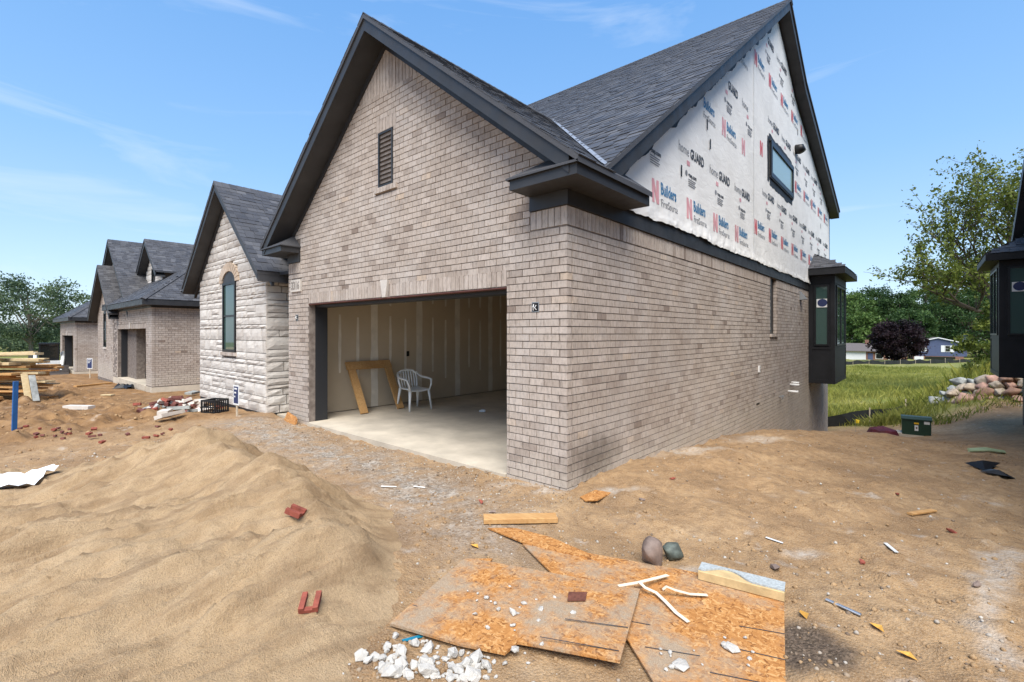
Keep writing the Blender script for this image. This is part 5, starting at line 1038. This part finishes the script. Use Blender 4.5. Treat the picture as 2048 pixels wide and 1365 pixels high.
# rocks, plate, straps
r1 = on(1298, 1132, GZ); tag(rock_obj('boulder', 5, 'rock_brown', None, r1+Vector((0, .05, .075)), (.25, .21, .22), (.5, .9, .6)), 'round brown stone resting against a darker green one', 'stone')
r2 = on(1336, 1120, GZ); tag(rock_obj('boulder', 3, 'rock_green', None, r2+Vector((.01, .06, .05)), (.20, .15, .15), (.3, .2, 1.0)), 'dark green and tan stone beside the rounder brown one', 'stone')
pz = GZ+.024+.014+.024
o = MB().prism([on(1137, 1186, pz), on(1174, 1186, pz), on(1171, 1203, pz), on(1135, 1203, pz)], (0, 0, .006)).build('rusty_plate', 'rust_plate'); tag(o, 'small rusty brown plate lying on the crumb covered strand board', 'plate')
def strap(pts, w, label):
    P = [on(p[0], p[1], GZ+.03+p[2]) for p in pts]; m = MB(); vs = []
    for i, p in enumerate(P): d = P[min(i+1, len(P)-1)]-P[max(i-1, 0)]; n = Vector((-d.y, d.x, 0)).normalized()*w/2; vs += [p-n, p+n, p+n+Vector((0, 0, .003)), p-n+Vector((0, 0, .003))]
    fs = [(4*i+k, 4*i+(k+1) % 4, 4*i+4+(k+1) % 4, 4*i+4+k) for i in range(len(P)-1) for k in range(4)]+[(3, 2, 1, 0), tuple(4*(len(P)-1)+k for k in range(4))]; tag(m.add(vs, fs).build('webbing_strap', 'strap_cream'), label, 'strap', 'cream straps')
strap([(1230, 1174, .02), (1252, 1170, .03), (1276, 1166, .035), (1300, 1160, .03), (1336, 1151, .012)], .026, 'cream strap knotted over the edge of two strand boards')
strap([(1278, 1164, .045), (1290, 1176, .03), (1312, 1186, .012), (1332, 1205, .005), (1352, 1226, .002), (1377, 1245, 0)], .024, 'cream strap trailing down across the dirty strand board')
strap([(1325, 1180, .03), (1333, 1174, .05), (1350, 1181, .03), (1380, 1189, .01), (1415, 1191, .004)], .024, 'curled cream strap end lying on the dirty strand board')
# mortar chunks
def scatter(n, fn, lib, mats, size, label, cat, group, seed, zf=None, flat=.7, name='mortar_chunk', lift=.3):
    rr_ = random.Random(seed)
    for i in range(n):
        px, py = fn(rr_); s_ = rr_.uniform(*size)*(1.5 if rr_.random() < .15 else 1); z0 = zf if zf is not None else None
        p = on(px, py, zf if zf is not None else GZ); z = zf if zf is not None else surf(p.x, p.y)
        o = rock_obj(name, rr_.randrange(len(lib)), rr_.choice(mats), None, (p.x, p.y, z+s_*flat*lift), (s_*rr_.uniform(.9, 1.4), s_, s_*flat), (rr_.uniform(-.5, .5), rr_.uniform(-.5, .5), rr_.uniform(0, 6.28)), lib, False); tag(o, label, cat, group)
scatter(62, lambda r: (r.gauss(865, 62), 1362-abs(r.gauss(0, 34))), CHUNKS, ('mortar_chunk',), (.03, .075), 'white mortar lump in the heap in front of the strand boards', 'mortar lump', 'white mortar heap', 3)
scatter(70, lambda r: (r.gauss(880, 75), 1362-abs(r.gauss(0, 42))), CHUNKS, ('mortar_chunk',), (.010, .028), 'small white mortar crumb around the mortar heap', 'mortar crumb', 'crumbs round the mortar heap', 13)
scatter(6, lambda r: (r.uniform(765, 800), r.uniform(1298, 1325)), CHUNKS, ('mortar_chunk',), (.04, .07), 'white mortar lump between the heap and the sand pile', 'mortar lump', 'mortar lumps by the sand', 4)
scatter(34, lambda r: (r.gauss(1045, 62), r.gauss(1225, 24)), CHUNKS, ('mortar_chunk',), (.012, .04), 'white mortar crumb on the strand board with the rusty plate', 'mortar crumb', 'mortar crumbs on the board', 5, GZ+.042)
scatter(14, lambda r: (r.uniform(1290, 1550), r.uniform(1250, 1350)), CHUNKS, ('mortar_chunk',), (.012, .03), 'small white mortar crumb on the dirty strand board under the straps', 'mortar crumb', 'crumbs on the second board', 6, GZ+.02)
for px, py, s_ in ((1362, 1335, .10), (1461, 1299, .085), (1030, 1303, .055), (1450, 1294, .05)): p = on(px, py, GZ+.02); tag(rock_obj('mortar_chunk', 4, 'mortar_chunk', None, p+Vector((0, 0, .012)), (s_*1.3, s_, .035), (0, 0, px), CHUNKS, False), 'flat pale mortar splash stuck on the edge of a strand board', 'mortar lump', 'flat mortar splashes')
# clay tile pieces on the pile and around
def clay_u(px, py, rz, label):
    p, d = hit(px, py); m = MB(); m.box(-.05, -.022, -.055, .055, 0, .035).box(.022, .05, -.055, .055, 0, .035).box(-.022, .022, -.055, -.03, 0, .02); o = m.build('clay_piece', 'clay_red', M=Matrix.Translation(p+Vector((0, 0, .0)))@Matrix.Rotation(rz, 4, 'Z')@Matrix.Rotation(.35, 4, 'X')); tag(o, label, 'clay piece')
clay_u(621, 1210, .9, 'bright red U shaped clay piece low on the sand pile'); clay_u(590, 1036, 2.2, 'dark red U shaped clay piece near the top of the sand pile')
for px, py, s_, lab in ((962, 1008, .05, 'red clay bit standing near the slab edge'), (1345, 962, .05, 'red brick bit on the dirt slope beside the wall'), (1725, 1128, .055, 'red brick bit lying by the white metal strip'), (1903, 1066, .06, 'dark red brick bit on the open dirt near the dark house'), (1550, 1141, .09, 'thin brown shard lying above the granite faced block'), (1955, 1175, .05, 'brown stone shard beside the pale puddle trail'), (985, 1028, .05, 'brown clod beside the short lumber'), (1795, 992, .045, 'dark red brick bit up the dirt slope'), (1284, 1003, .05, 'dark stone below the orange splinter')):
    p, d = hit(px, py); tag(rock_obj('brick_bit', 2, 'clay_red' if 'red' in lab else 'rock_brown', None, p+Vector((0, 0, .012)), (s_*1.6, s_, s_*.7), None, CHUNKS, False), lab, 'brick bit')
# strips and leaves
def strip(px0, py0, px1, py1, w, h, mat, label, name='metal_strip', cat='metal strip'):
    a, _ = hit(px0, py0); b, _ = hit(px1, py1); plank(name, mat, a+Vector((0, 0, .008)), b+Vector((0, 0, .008)), w, h, label, cat)
strip(1652, 1206, 1722, 1238, .022, .012, 'steel', 'ribbed steel strip lying on dirt beside the dirty strand board'); strip(1771, 1092, 1793, 1114, .028, .006, 'white_metal', 'short white metal strip near the red brick bits'); strip(1532, 1081, 1566, 1091, .022, .006, 'white_metal', 'thin pale metal strip on the dirt above the stones')
strip(1820, 1034, 1868, 1025, .05, .02, 'lumber', 'thin brown wood sliver lying on the open dirt', 'wood_sliver', 'wood'); strip(805, 1290, 845, 1277, .022, .004, 'blue_plastic', 'blue plastic strip under the edge of the strand board', 'plastic_strip', 'plastic strip')
strip(762, 977, 793, 978, .012, .012, 'pipe_white', 'thin white rod on gravel in front of the garage', 'white_rod', 'rod'); strip(827, 977, 850, 979, .012, .012, 'pipe_white', 'shorter thin white rod on gravel before the garage', 'white_rod', 'rod')
for px, py, lab in ((1755, 1260, 'curled yellow leaf beside the dark wet patch'), (1815, 1317, 'orange leaf lying right of the dark wet patch'), (1608, 1236, 'small yellow leaf below the steel strip'), (950, 1098, 'orange wood flake beside the strand board corner')):
    p, d = hit(px, py); a = random.uniform(0, 6); o = MB().add([(-.045, 0, .012), (0, -.025, .022), (.05, .005, .01), (0, .025, .024), (0, 0, .006)], [(0, 1, 4), (1, 2, 4), (2, 3, 4), (3, 0, 4)]).build('leaf', 'leaf_yellow', M=Matrix.Translation(p)@Matrix.Rotation(a, 4, 'Z')); tag(o, lab, 'leaf')
p, d = hit(1965, 938); P_ = empty('black_plastic', p, 'torn black plastic scraps on the dirt near the dark house', 'plastic scrap')
for k, (x, y, w_, l_, rz) in enumerate(((0, 0, .22, .5, .5), (.12, -.5, .16, .36, 1.6))): MB().add([(-l_/2, -w_/2, .0), (l_/2, -w_/2, .05), (l_/2, w_/2, .02), (-l_/2, w_/2, .06), (0, 0, .09)], [(0, 1, 4), (1, 2, 4), (2, 3, 4), (3, 0, 4)]).build('scrap', 'plastic_black', P_, M=Matrix.Translation((x, y, .02))@Matrix.Rotation(rz+.7, 4, 'Z'))
a, _ = hit(1938, 905); b, _ = hit(2010, 909); m = MB()
for k in range(3): m.tube([a+Vector((0, .08*k, .02)), (a+b)/2+Vector((0, .1*k-.05, .05)), b+Vector((0, .05*k, .02))], .018, 6)
tag(m.build('green_straps', 'green_strap'), 'pale green plastic straps lying by the dark house wall', 'strap')
# pebbles and clods
def pebbles(n, name, label, mat, seed, reg, size):
    rg = np.random.default_rng(seed); x, y = reg(rg, n); z = gz(x, y); lib = np.array(CHUNKS[1][0]); Ff = np.array(CHUNKS[1][1]); s_ = size[0]*np.exp(rg.random(n)**2*math.log(size[1]/size[0])); a = rg.uniform(0, 6.28, n)
    V = np.empty((n, len(lib), 3)); ca, sa = np.cos(a)[:, None], np.sin(a)[:, None]; V[:, :, 0] = (lib[:, 0]*ca-lib[:, 1]*sa)*s_[:, None]+x[:, None]; V[:, :, 1] = (lib[:, 0]*sa+lib[:, 1]*ca)*s_[:, None]+y[:, None]; V[:, :, 2] = lib[:, 2]*s_[:, None]*.7+z[:, None]+s_[:, None]*.1
    F = (Ff[None]+(np.arange(n)*len(lib))[:, None, None]).reshape(-1, 3); o = np_mesh(name, V.reshape(-1, 3), F, mat, tone=np.repeat(rg.random(n), len(lib))); tag(o, label, 'pebbles', None, 'stuff')
t = NT('pebble'); t.done(t.ramp(t.attr('tone'), [(0, (.14, .10, .07)), (.45, (.30, .23, .16)), (.8, (.36, .32, .27)), (1, (.46, .43, .38))]), .85, .25)
pebbles(9000, 'loose_pebbles', 'loose pebbles and clods scattered over the bare dirt', 'pebble', 3, lambda rg, n: (rg.uniform(-6.5, 6, n), np.where(rg.random(n) < .6, rg.uniform(-4, 0, n), -3.2+rg.random(n)**1.3*11)), (.008, .042))
t = NT('clod'); c, mid, fine = dirt_col(t); t.bump(fine, .6, .01); t.done(c, .95, .15)
pebbles(5000, 'dirt_clods', 'crumbled brown dirt clods lying over the bare ground', 'clod', 14, lambda rg, n: (rg.uniform(-1.2, 6, n), np.where(rg.random(n) < .5, rg.uniform(-3.4, 0, n), -3.0+rg.random(n)**1.2*11)), (.010, .055))
pebbles(2600, 'grey_gravel', 'grey gravel strewn along the garage slab edge', 'pebble', 4, lambda rg, n: (rg.uniform(-6.6, .2, n), -.06-np.abs(rg.normal(0, .45, n))), (.008, .03))
pebbles(2200, 'mud_clods', 'brown clods in the rutted mud before the row', 'clod', 6, lambda rg, n: (rg.uniform(-26, -7, n), -.7-rg.random(n)*5.5), (.02, .10))

# ------------------------------------------------------------------ things in the garage
FR = empty('leaning_timbers', (-5.7, 1.58, 0), 'open frame of three orange boards leaning on the garage drywall', 'lumber frame')
up = Vector((-.565, 0, 1.0)); 
def lean_board(y0, y1, t0, t1, w, nm):
    c0 = Vector((0, y0, 0))+up*t0; c1 = Vector((0, y1, 0))+up*t1; d = (c1-c0); L = d.length; d.normalize(); nn = Vector((1.0, 0, .565)).normalized(); s_ = d.cross(nn).normalized(); MB().obox(frame_m((c0+c1)/2+nn*.02, d*L, s_*w, nn*.04)).build(nm, 'lumber', FR)
lean_board(-.43, -.43, .0, .85, .16, 'upright'); lean_board(.44, .44, .0, .85, .16, 'upright'); lean_board(-.53, .54, .93, .93, .17, 'crosspiece')
CH_ = empty('plastic_chair', (-5.45, 2.19, 0), 'white plastic garden armchair standing on the garage floor', 'chair', rz=R(-6))
st = MB(); nx, ny = 9, 8; gv = []
for j in range(ny+1):
    for i in range(nx+1): x = -.22+.46*i/nx; y = (-.235+.47*j/ny)*(1-.08*(i < 2)); gv.append((x, y, .43+.025*((x-.05)/.22)**2*(x > .05)*-1+.02*(abs(y)/.22)**2+.012*(x < -.1)))
gi = lambda i, j: j*(nx+1)+i; st.add(gv+[(v[0], v[1], v[2]-.022) for v in gv], [(gi(i, j), gi(i+1, j), gi(i+1, j+1), gi(i, j+1)) for i in range(nx) for j in range(ny)]+[tuple(len(gv)+k for k in (gi(i, j+1), gi(i+1, j+1), gi(i+1, j), gi(i, j))) for i in range(nx) for j in range(ny)])
rim = [gi(i, 0) for i in range(nx+1)]+[gi(nx, j) for j in range(1, ny+1)]+[gi(i, ny) for i in range(nx-1, -1, -1)]+[gi(0, j) for j in range(ny-1, 0, -1)]; k = len(gv)
st.f += [(rim[(q+1) % len(rim)], rim[q], rim[q]+k, rim[(q+1) % len(rim)]+k) for q in range(len(rim))]; st.build('seat', 'plastic_white', CH_, smooth=True)
for sy in (-1, 1):
    MB().tube([(.27, sy*.265, 0), (.245, sy*.245, .22), (.22, sy*.225, .43)], [.020, .027, .036], 8, .8).build('leg', 'plastic_white', CH_, smooth=True); MB().tube([(-.27, sy*.25, 0), (-.235, sy*.235, .22), (-.20, sy*.215, .44)], [.020, .027, .036], 8, .8).build('leg', 'plastic_white', CH_, smooth=True)
    MB().tube([(.235, sy*.24, .42), (.255, sy*.27, .54), (.225, sy*.285, .635), (.10, sy*.29, .655), (-.10, sy*.275, .665), (-.22, sy*.255, .70), (-.275, sy*.22, .77)], [.026, .024, .028, .032, .032, .028, .024], 8, .7).build('armrest', 'plastic_white', CH_, smooth=True)
bk = MB().tube([(-.20, -.20, .44), (-.25, -.225, .60), (-.285, -.215, .74), (-.30, -.15, .80), (-.305, 0, .82), (-.30, .15, .80), (-.285, .215, .74), (-.25, .225, .60), (-.20, .20, .44)], [.026, .024, .024, .028, .03, .028, .024, .024, .026], 8, .8).build('backrest', 'plastic_white', CH_, smooth=True)
for k in range(6): y = -.15+.06*k; MB().tube([(-.205, y*.95, .45), (-.25, y*1.05, .62), (-.295, y, .80)], .017, 6, .45).build('slat', 'plastic_white', bk, smooth=True)
q = on(965, 824, .0); o = MB().obox(frame_m((q.x, q.y, .02), (.12, .05, .01), (-.03, .05, 0), (0, 0, .035))).box(q.x-.02, q.x+.03, q.y-.02, q.y+.03, .03, .05).build('paper_scrap', 'white_label'); tag(o, 'crumpled white scrap on the garage floor', 'scrap')

# ------------------------------------------------------------------ left middle ground
def gp(px, d): p = at(px, d, 0); p.z = g1(p.x, p.y); return p
# brick rubble heap
rc, d = hit(352, 822); rr = random.Random(8)
for i in range(75):
    a = rr.uniform(0, 6.28); q = abs(rr.gauss(0, .5)); x = rc.x+RX*math.cos(a)*q*1.15+FX*math.sin(a)*q*.55; y = rc.y+RY*math.cos(a)*q*1.15+FY*math.sin(a)*q*.55; z = g1(x, y)+max(0, .30-q*.34)*rr.random()+.03
    kind = rr.random(); m = 'clay_dark' if kind < .5 else 'clay_red' if kind < .62 else 'limestone' if kind < .85 else 'rock_grey'
    M = Matrix.Translation((x, y, z))@Matrix.Rotation(rr.uniform(0, 6.28), 4, 'Z')@Matrix.Rotation(rr.uniform(-.7, .7), 4, 'X')@Matrix.Rotation(rr.uniform(-.5, .5), 4, 'Y')@Matrix.Diagonal((rr.uniform(.09, .2), rr.uniform(.07, .1), rr.uniform(.05, .07), 1))
    o = link('broken_brick', unit(m), None); o.matrix_local = M; w_ = {'clay_dark': 'dark red', 'clay_red': 'bright red', 'limestone': 'pale', 'rock_grey': 'grey'}[m]; tag(o, w_+' broken masonry piece in the rubble heap by the stone gable', 'broken brick', w_+' rubble')
for px, py, l_, w2, mm in ((385, 792, .5, .22, 'rock_grey'), (402, 812, .55, .25, 'limestone'), (340, 840, .6, .16, 'limestone'), (358, 826, .4, .18, 'rock_grey'), (330, 835, .35, .18, 'limestone')):
    p, d = hit(px, py); o = link('stone_slab', unit(mm), None); o.matrix_local = Matrix.Translation(p+Vector((0, 0, .10)))@Matrix.Rotation(rr.uniform(0, 3), 4, 'Z')@Matrix.Rotation(rr.uniform(-.4, .4), 4, 'X')@Matrix.Diagonal((l_, w2, .07, 1)); tag(o, ('grey' if mm == 'rock_grey' else 'pale')+' flat stone slab tipped on the brick rubble heap', 'stone slab', 'slabs on rubble, '+mm)
p, d = hit(158, 818); o = link('stone_slab', unit('limestone'), None); o.matrix_local = Matrix.Translation(p+Vector((0, 0, .04)))@Matrix.Rotation(.6, 4, 'Z')@Matrix.Diagonal((.75, .2, .09, 1)); tag(o, 'lone pale stone slab lying flat on the rutted mud', 'stone slab')
for i in range(34):
    p, d = hit(rr.gauss(70, 60) if i < 18 else rr.gauss(325, 40) if i < 28 else rr.uniform(0, 400), rr.gauss(872, 9))
    if d < 6.2: continue
    o = link('brick_bit', unit(rr.choice(('clay_dark', 'clay_red'))), None); o.matrix_local = Matrix.Translation(p+Vector((0, 0, .02)))@Matrix.Rotation(rr.uniform(0, 3), 4, 'Z')@Matrix.Rotation(rr.uniform(-.4, .4), 4, 'X')@Matrix.Diagonal((rr.uniform(.03, .11), rr.uniform(.03, .06), .03, 1)); tag(o, 'red brick bit strewn on the mud behind the sand pile', 'brick bit', 'brick bits behind the sand')
# milk crate
p, d = hit(430, 826); CR = empty('milk_crate', p, 'black plastic milk crate beside the brick rubble', 'crate', rz=.5); w_ = .17
fr_ = MB()
for z0, z1 in ((.0, .03), (.25, .285), (.12, .145)):
    for s in (-1, 1): fr_.box(-w_, w_, s*w_-.012, s*w_+.012, z0, z1).box(s*w_-.012, s*w_+.012, -w_+.012, w_-.012, z0, z1)
for s in (-1, 1):
    for q in (-1, 1): fr_.box(s*w_-.014, s*w_+.014, q*w_-.014, q*w_+.014, 0, .285)
fr_.build('frame', 'plastic_black', CR)
for k in range(5):
    t_ = -w_+.06+k*(2*w_-.12)/4
    for s in (-1, 1): MB().box(t_-.007, t_+.007, s*w_-.008, s*w_+.008, .03, .25).build('bar', 'plastic_black', CR); MB().box(s*w_-.008, s*w_+.008, t_-.007, t_+.007, .03, .25).build('bar', 'plastic_black', CR)
box('floor', 'plastic_black', CR, -w_, w_, -w_, w_, .005, .015)
# signs
def sign(px, py, label, rz, h, w_, hh, col, face):
    p, d = hit(px, py); S = empty('yard_sign', p, label, 'sign', rz=rz); MB().box(-.02, .02, -.012, .012, -.3, h-.02).build('stake', 'stake_wood', S); b = MB().box(-w_/2, w_/2, -.02, -.013, h-hh, h).build('panel', col, S); MB().box(-w_/2+.03, w_/2-.03, -.0215, -.02, h-hh+.03, h-.03).build('face', face, b)
    for k in range(3): MB().box(-w_/2+.06, w_/2-.08-.04*k, -.023, -.0215, h-.09-.08*k, h-.06-.08*k).build('mark', 'white_label', b)
sign(474, 832, 'small navy yard sign on a stake before the stone wall', R(4), .62, .26, .40, 'white_label', 'sign_navy'); sign(180, 757, 'white and navy yard sign before the second house', R(30), 1.05, .36, .55, 'white_label', 'sign_navy')
p, d = hit(28, 860); o = plank('blue_stake', 'blue_paint', p+Vector((0, 0, -.2)), p+Vector((.05, .02, .86)), .075, .03, 'blue painted wooden stake standing in the mud before the lumber', 'stake')
# lumber pile
rr = random.Random(4); lc = on(20, 806, -.62); ux = Vector((RX, RY, 0)); uy = Vector((FX, FY, 0))
for k in range(11):
    for j in range(4):
        z = -.60+k*.145+rr.uniform(0, .04); a = lc+ux*(-2.7+rr.uniform(-.5, .3))+uy*(j*.32+rr.uniform(-.1, .1)); L = rr.uniform(2.4, 3.6); b = a+ux*L+uy*rr.uniform(-.5, .5); a.z = z+rr.uniform(-.03, .05); b.z = z+rr.uniform(-.06, .09)
        top = k >= 8; plank('scrap_board', 'pale_lumber' if top else rr.choice(('lumber', 'lumber', 'osb_clean', 'pale_lumber')), a, b, rr.uniform(.14, .34), rr.uniform(.03, .09), 'pale board on top of the scrap lumber pile' if top else 'brown board stacked in the scrap lumber pile', 'board', 'pale boards on the lumber pile' if top else 'brown boards of the lumber pile')
for k, (dx, dz, l_) in enumerate(((.45, .35, .7), (.7, .3, .75))): a = lc+ux*dx; b = a+ux*.35+uy*-.2; a.z = -.05+dz; b.z = -.55; plank('scrap_board', 'rock_grey' if k else 'pale_lumber', a, b, .16, .03, ('grey' if k else 'tan')+' board leaning on the end of the lumber pile', 'board')
# black debris, planks before the second house, boards in its garage
p, d = hit(240, 778); P_ = empty('black_debris', p, 'heap of torn black plastic before the second garage', 'debris')
for k in range(4): MB().add([(-.35, -.1, 0), (.1, -.16, .05), (.4, .02, .02), (-.05, .14, .1), (0, 0, .2)], [(0, 1, 4), (1, 2, 4), (2, 3, 4), (3, 0, 4)]).build('scrap', 'plastic_black', P_, M=Matrix.Translation((.25*k-.3, .1*k, .0))@Matrix.Rotation(k*1.3, 4, 'Z'))
for k in range(4): a = Vector((-20.6-.3*k, 1.0+.35*k, -.33)); plank('loose_plank', 'lumber' if k % 2 else 'osb_clean', a, a+Vector((-1.5, .5, .02)), .14, .04, 'board lying on the floor of the second garage', 'board', 'boards in the second garage')
a, _ = hit(150, 776); b, _ = hit(222, 768); plank('loose_plank', 'lumber', a, b, .14, .06, 'long brown plank lying on mud before the brick gable', 'board')
p, d = hit(205, 792); plank('loose_plank', 'pale_lumber', p, p+ux*.35, .16, .03, 'short tan offcut on the mud', 'board')
# skid steer
SK = empty('skid_steer', (-37.5, -.80, g1(-37.5, -.8)), 'white and black skid steer loader with its bucket down', 'skid steer', rz=R(-5))
SK.scale = (.9, .9, .9)
# local: +x is forward
body = MB().prism([(-1.4, -.45, .45), (.5, -.45, .45), (.55, -.45, .95), (-.2, -.45, 1.0), (-1.4, -.45, 1.25)], (0, .9, 0)).build('body', 'frame_black', SK)
cab = MB()
for sy in (-1, 1): cab.box(.35, .43, sy*.46-.04, sy*.46+.04, .9, 2.05).box(-.75, -.67, sy*.46-.04, sy*.46+.04, .9, 2.05)
cab.box(-.8, .5, -.52, .52, 2.0, 2.1).box(-.75, .43, -.5, -.47, .9, 1.3).box(-.75, .43, .47, .5, .9, 1.3).box(.35, .43, -.42, .42, .9, 1.05); cab = cab.build('cab', 'frame_black', SK); MB().box(.44, .58, -.60, .60, .66, .92).box(.44, .56, -.5, -.3, .3, .66).box(.44, .56, .3, .5, .3, .66).build('front_frame', 'white_metal', SK); box('windscreen', 'glass_dark', cab, .37, .40, -.42, .42, 1.05, 2.0); box('side_pane', 'glass_dark', cab, -.67, .35, -.485, -.478, 1.3, 2.0); box('side_pane', 'glass_dark', cab, -.67, .35, .478, .485, 1.3, 2.0)
for sy in (-1, 1):
    MB().tube([(-1.3, sy*.68, 1.35), (-.5, sy*.68, 1.42), (.55, sy*.66, 1.05), (1.0, sy*.6, .5), (1.15, sy*.55, .28)], [.10, .10, .10, .10, .09], 8).build('lift_arm', 'white_metal', SK); MB().tube([(-1.3, sy*.62, 1.4), (-1.2, sy*.62, .7)], .07, 8).build('rear_post', 'white_metal', SK)
    for x in (-.85, .25): wh = MB().tube([(x, sy*.48, .40), (x, sy*.80, .40)], .40, 18).build('wheel', 'rubber', SK); MB().tube([(x, sy*.79, .40), (x, sy*.815, .40)], .2, 14).build('rim', 'white_metal', wh)
MB().prism([(1.1, -.95, .05), (1.95, -.95, .02), (1.9, -.95, .08), (1.22, -.95, .14), (1.16, -.95, .62), (1.1, -.95, .62)], (0, 1.9, 0)).build('bucket', 'bucket_steel', SK); MB().box(1.02, 1.09, -.5, .5, .2, .6).build('coupler', 'white_metal', SK)
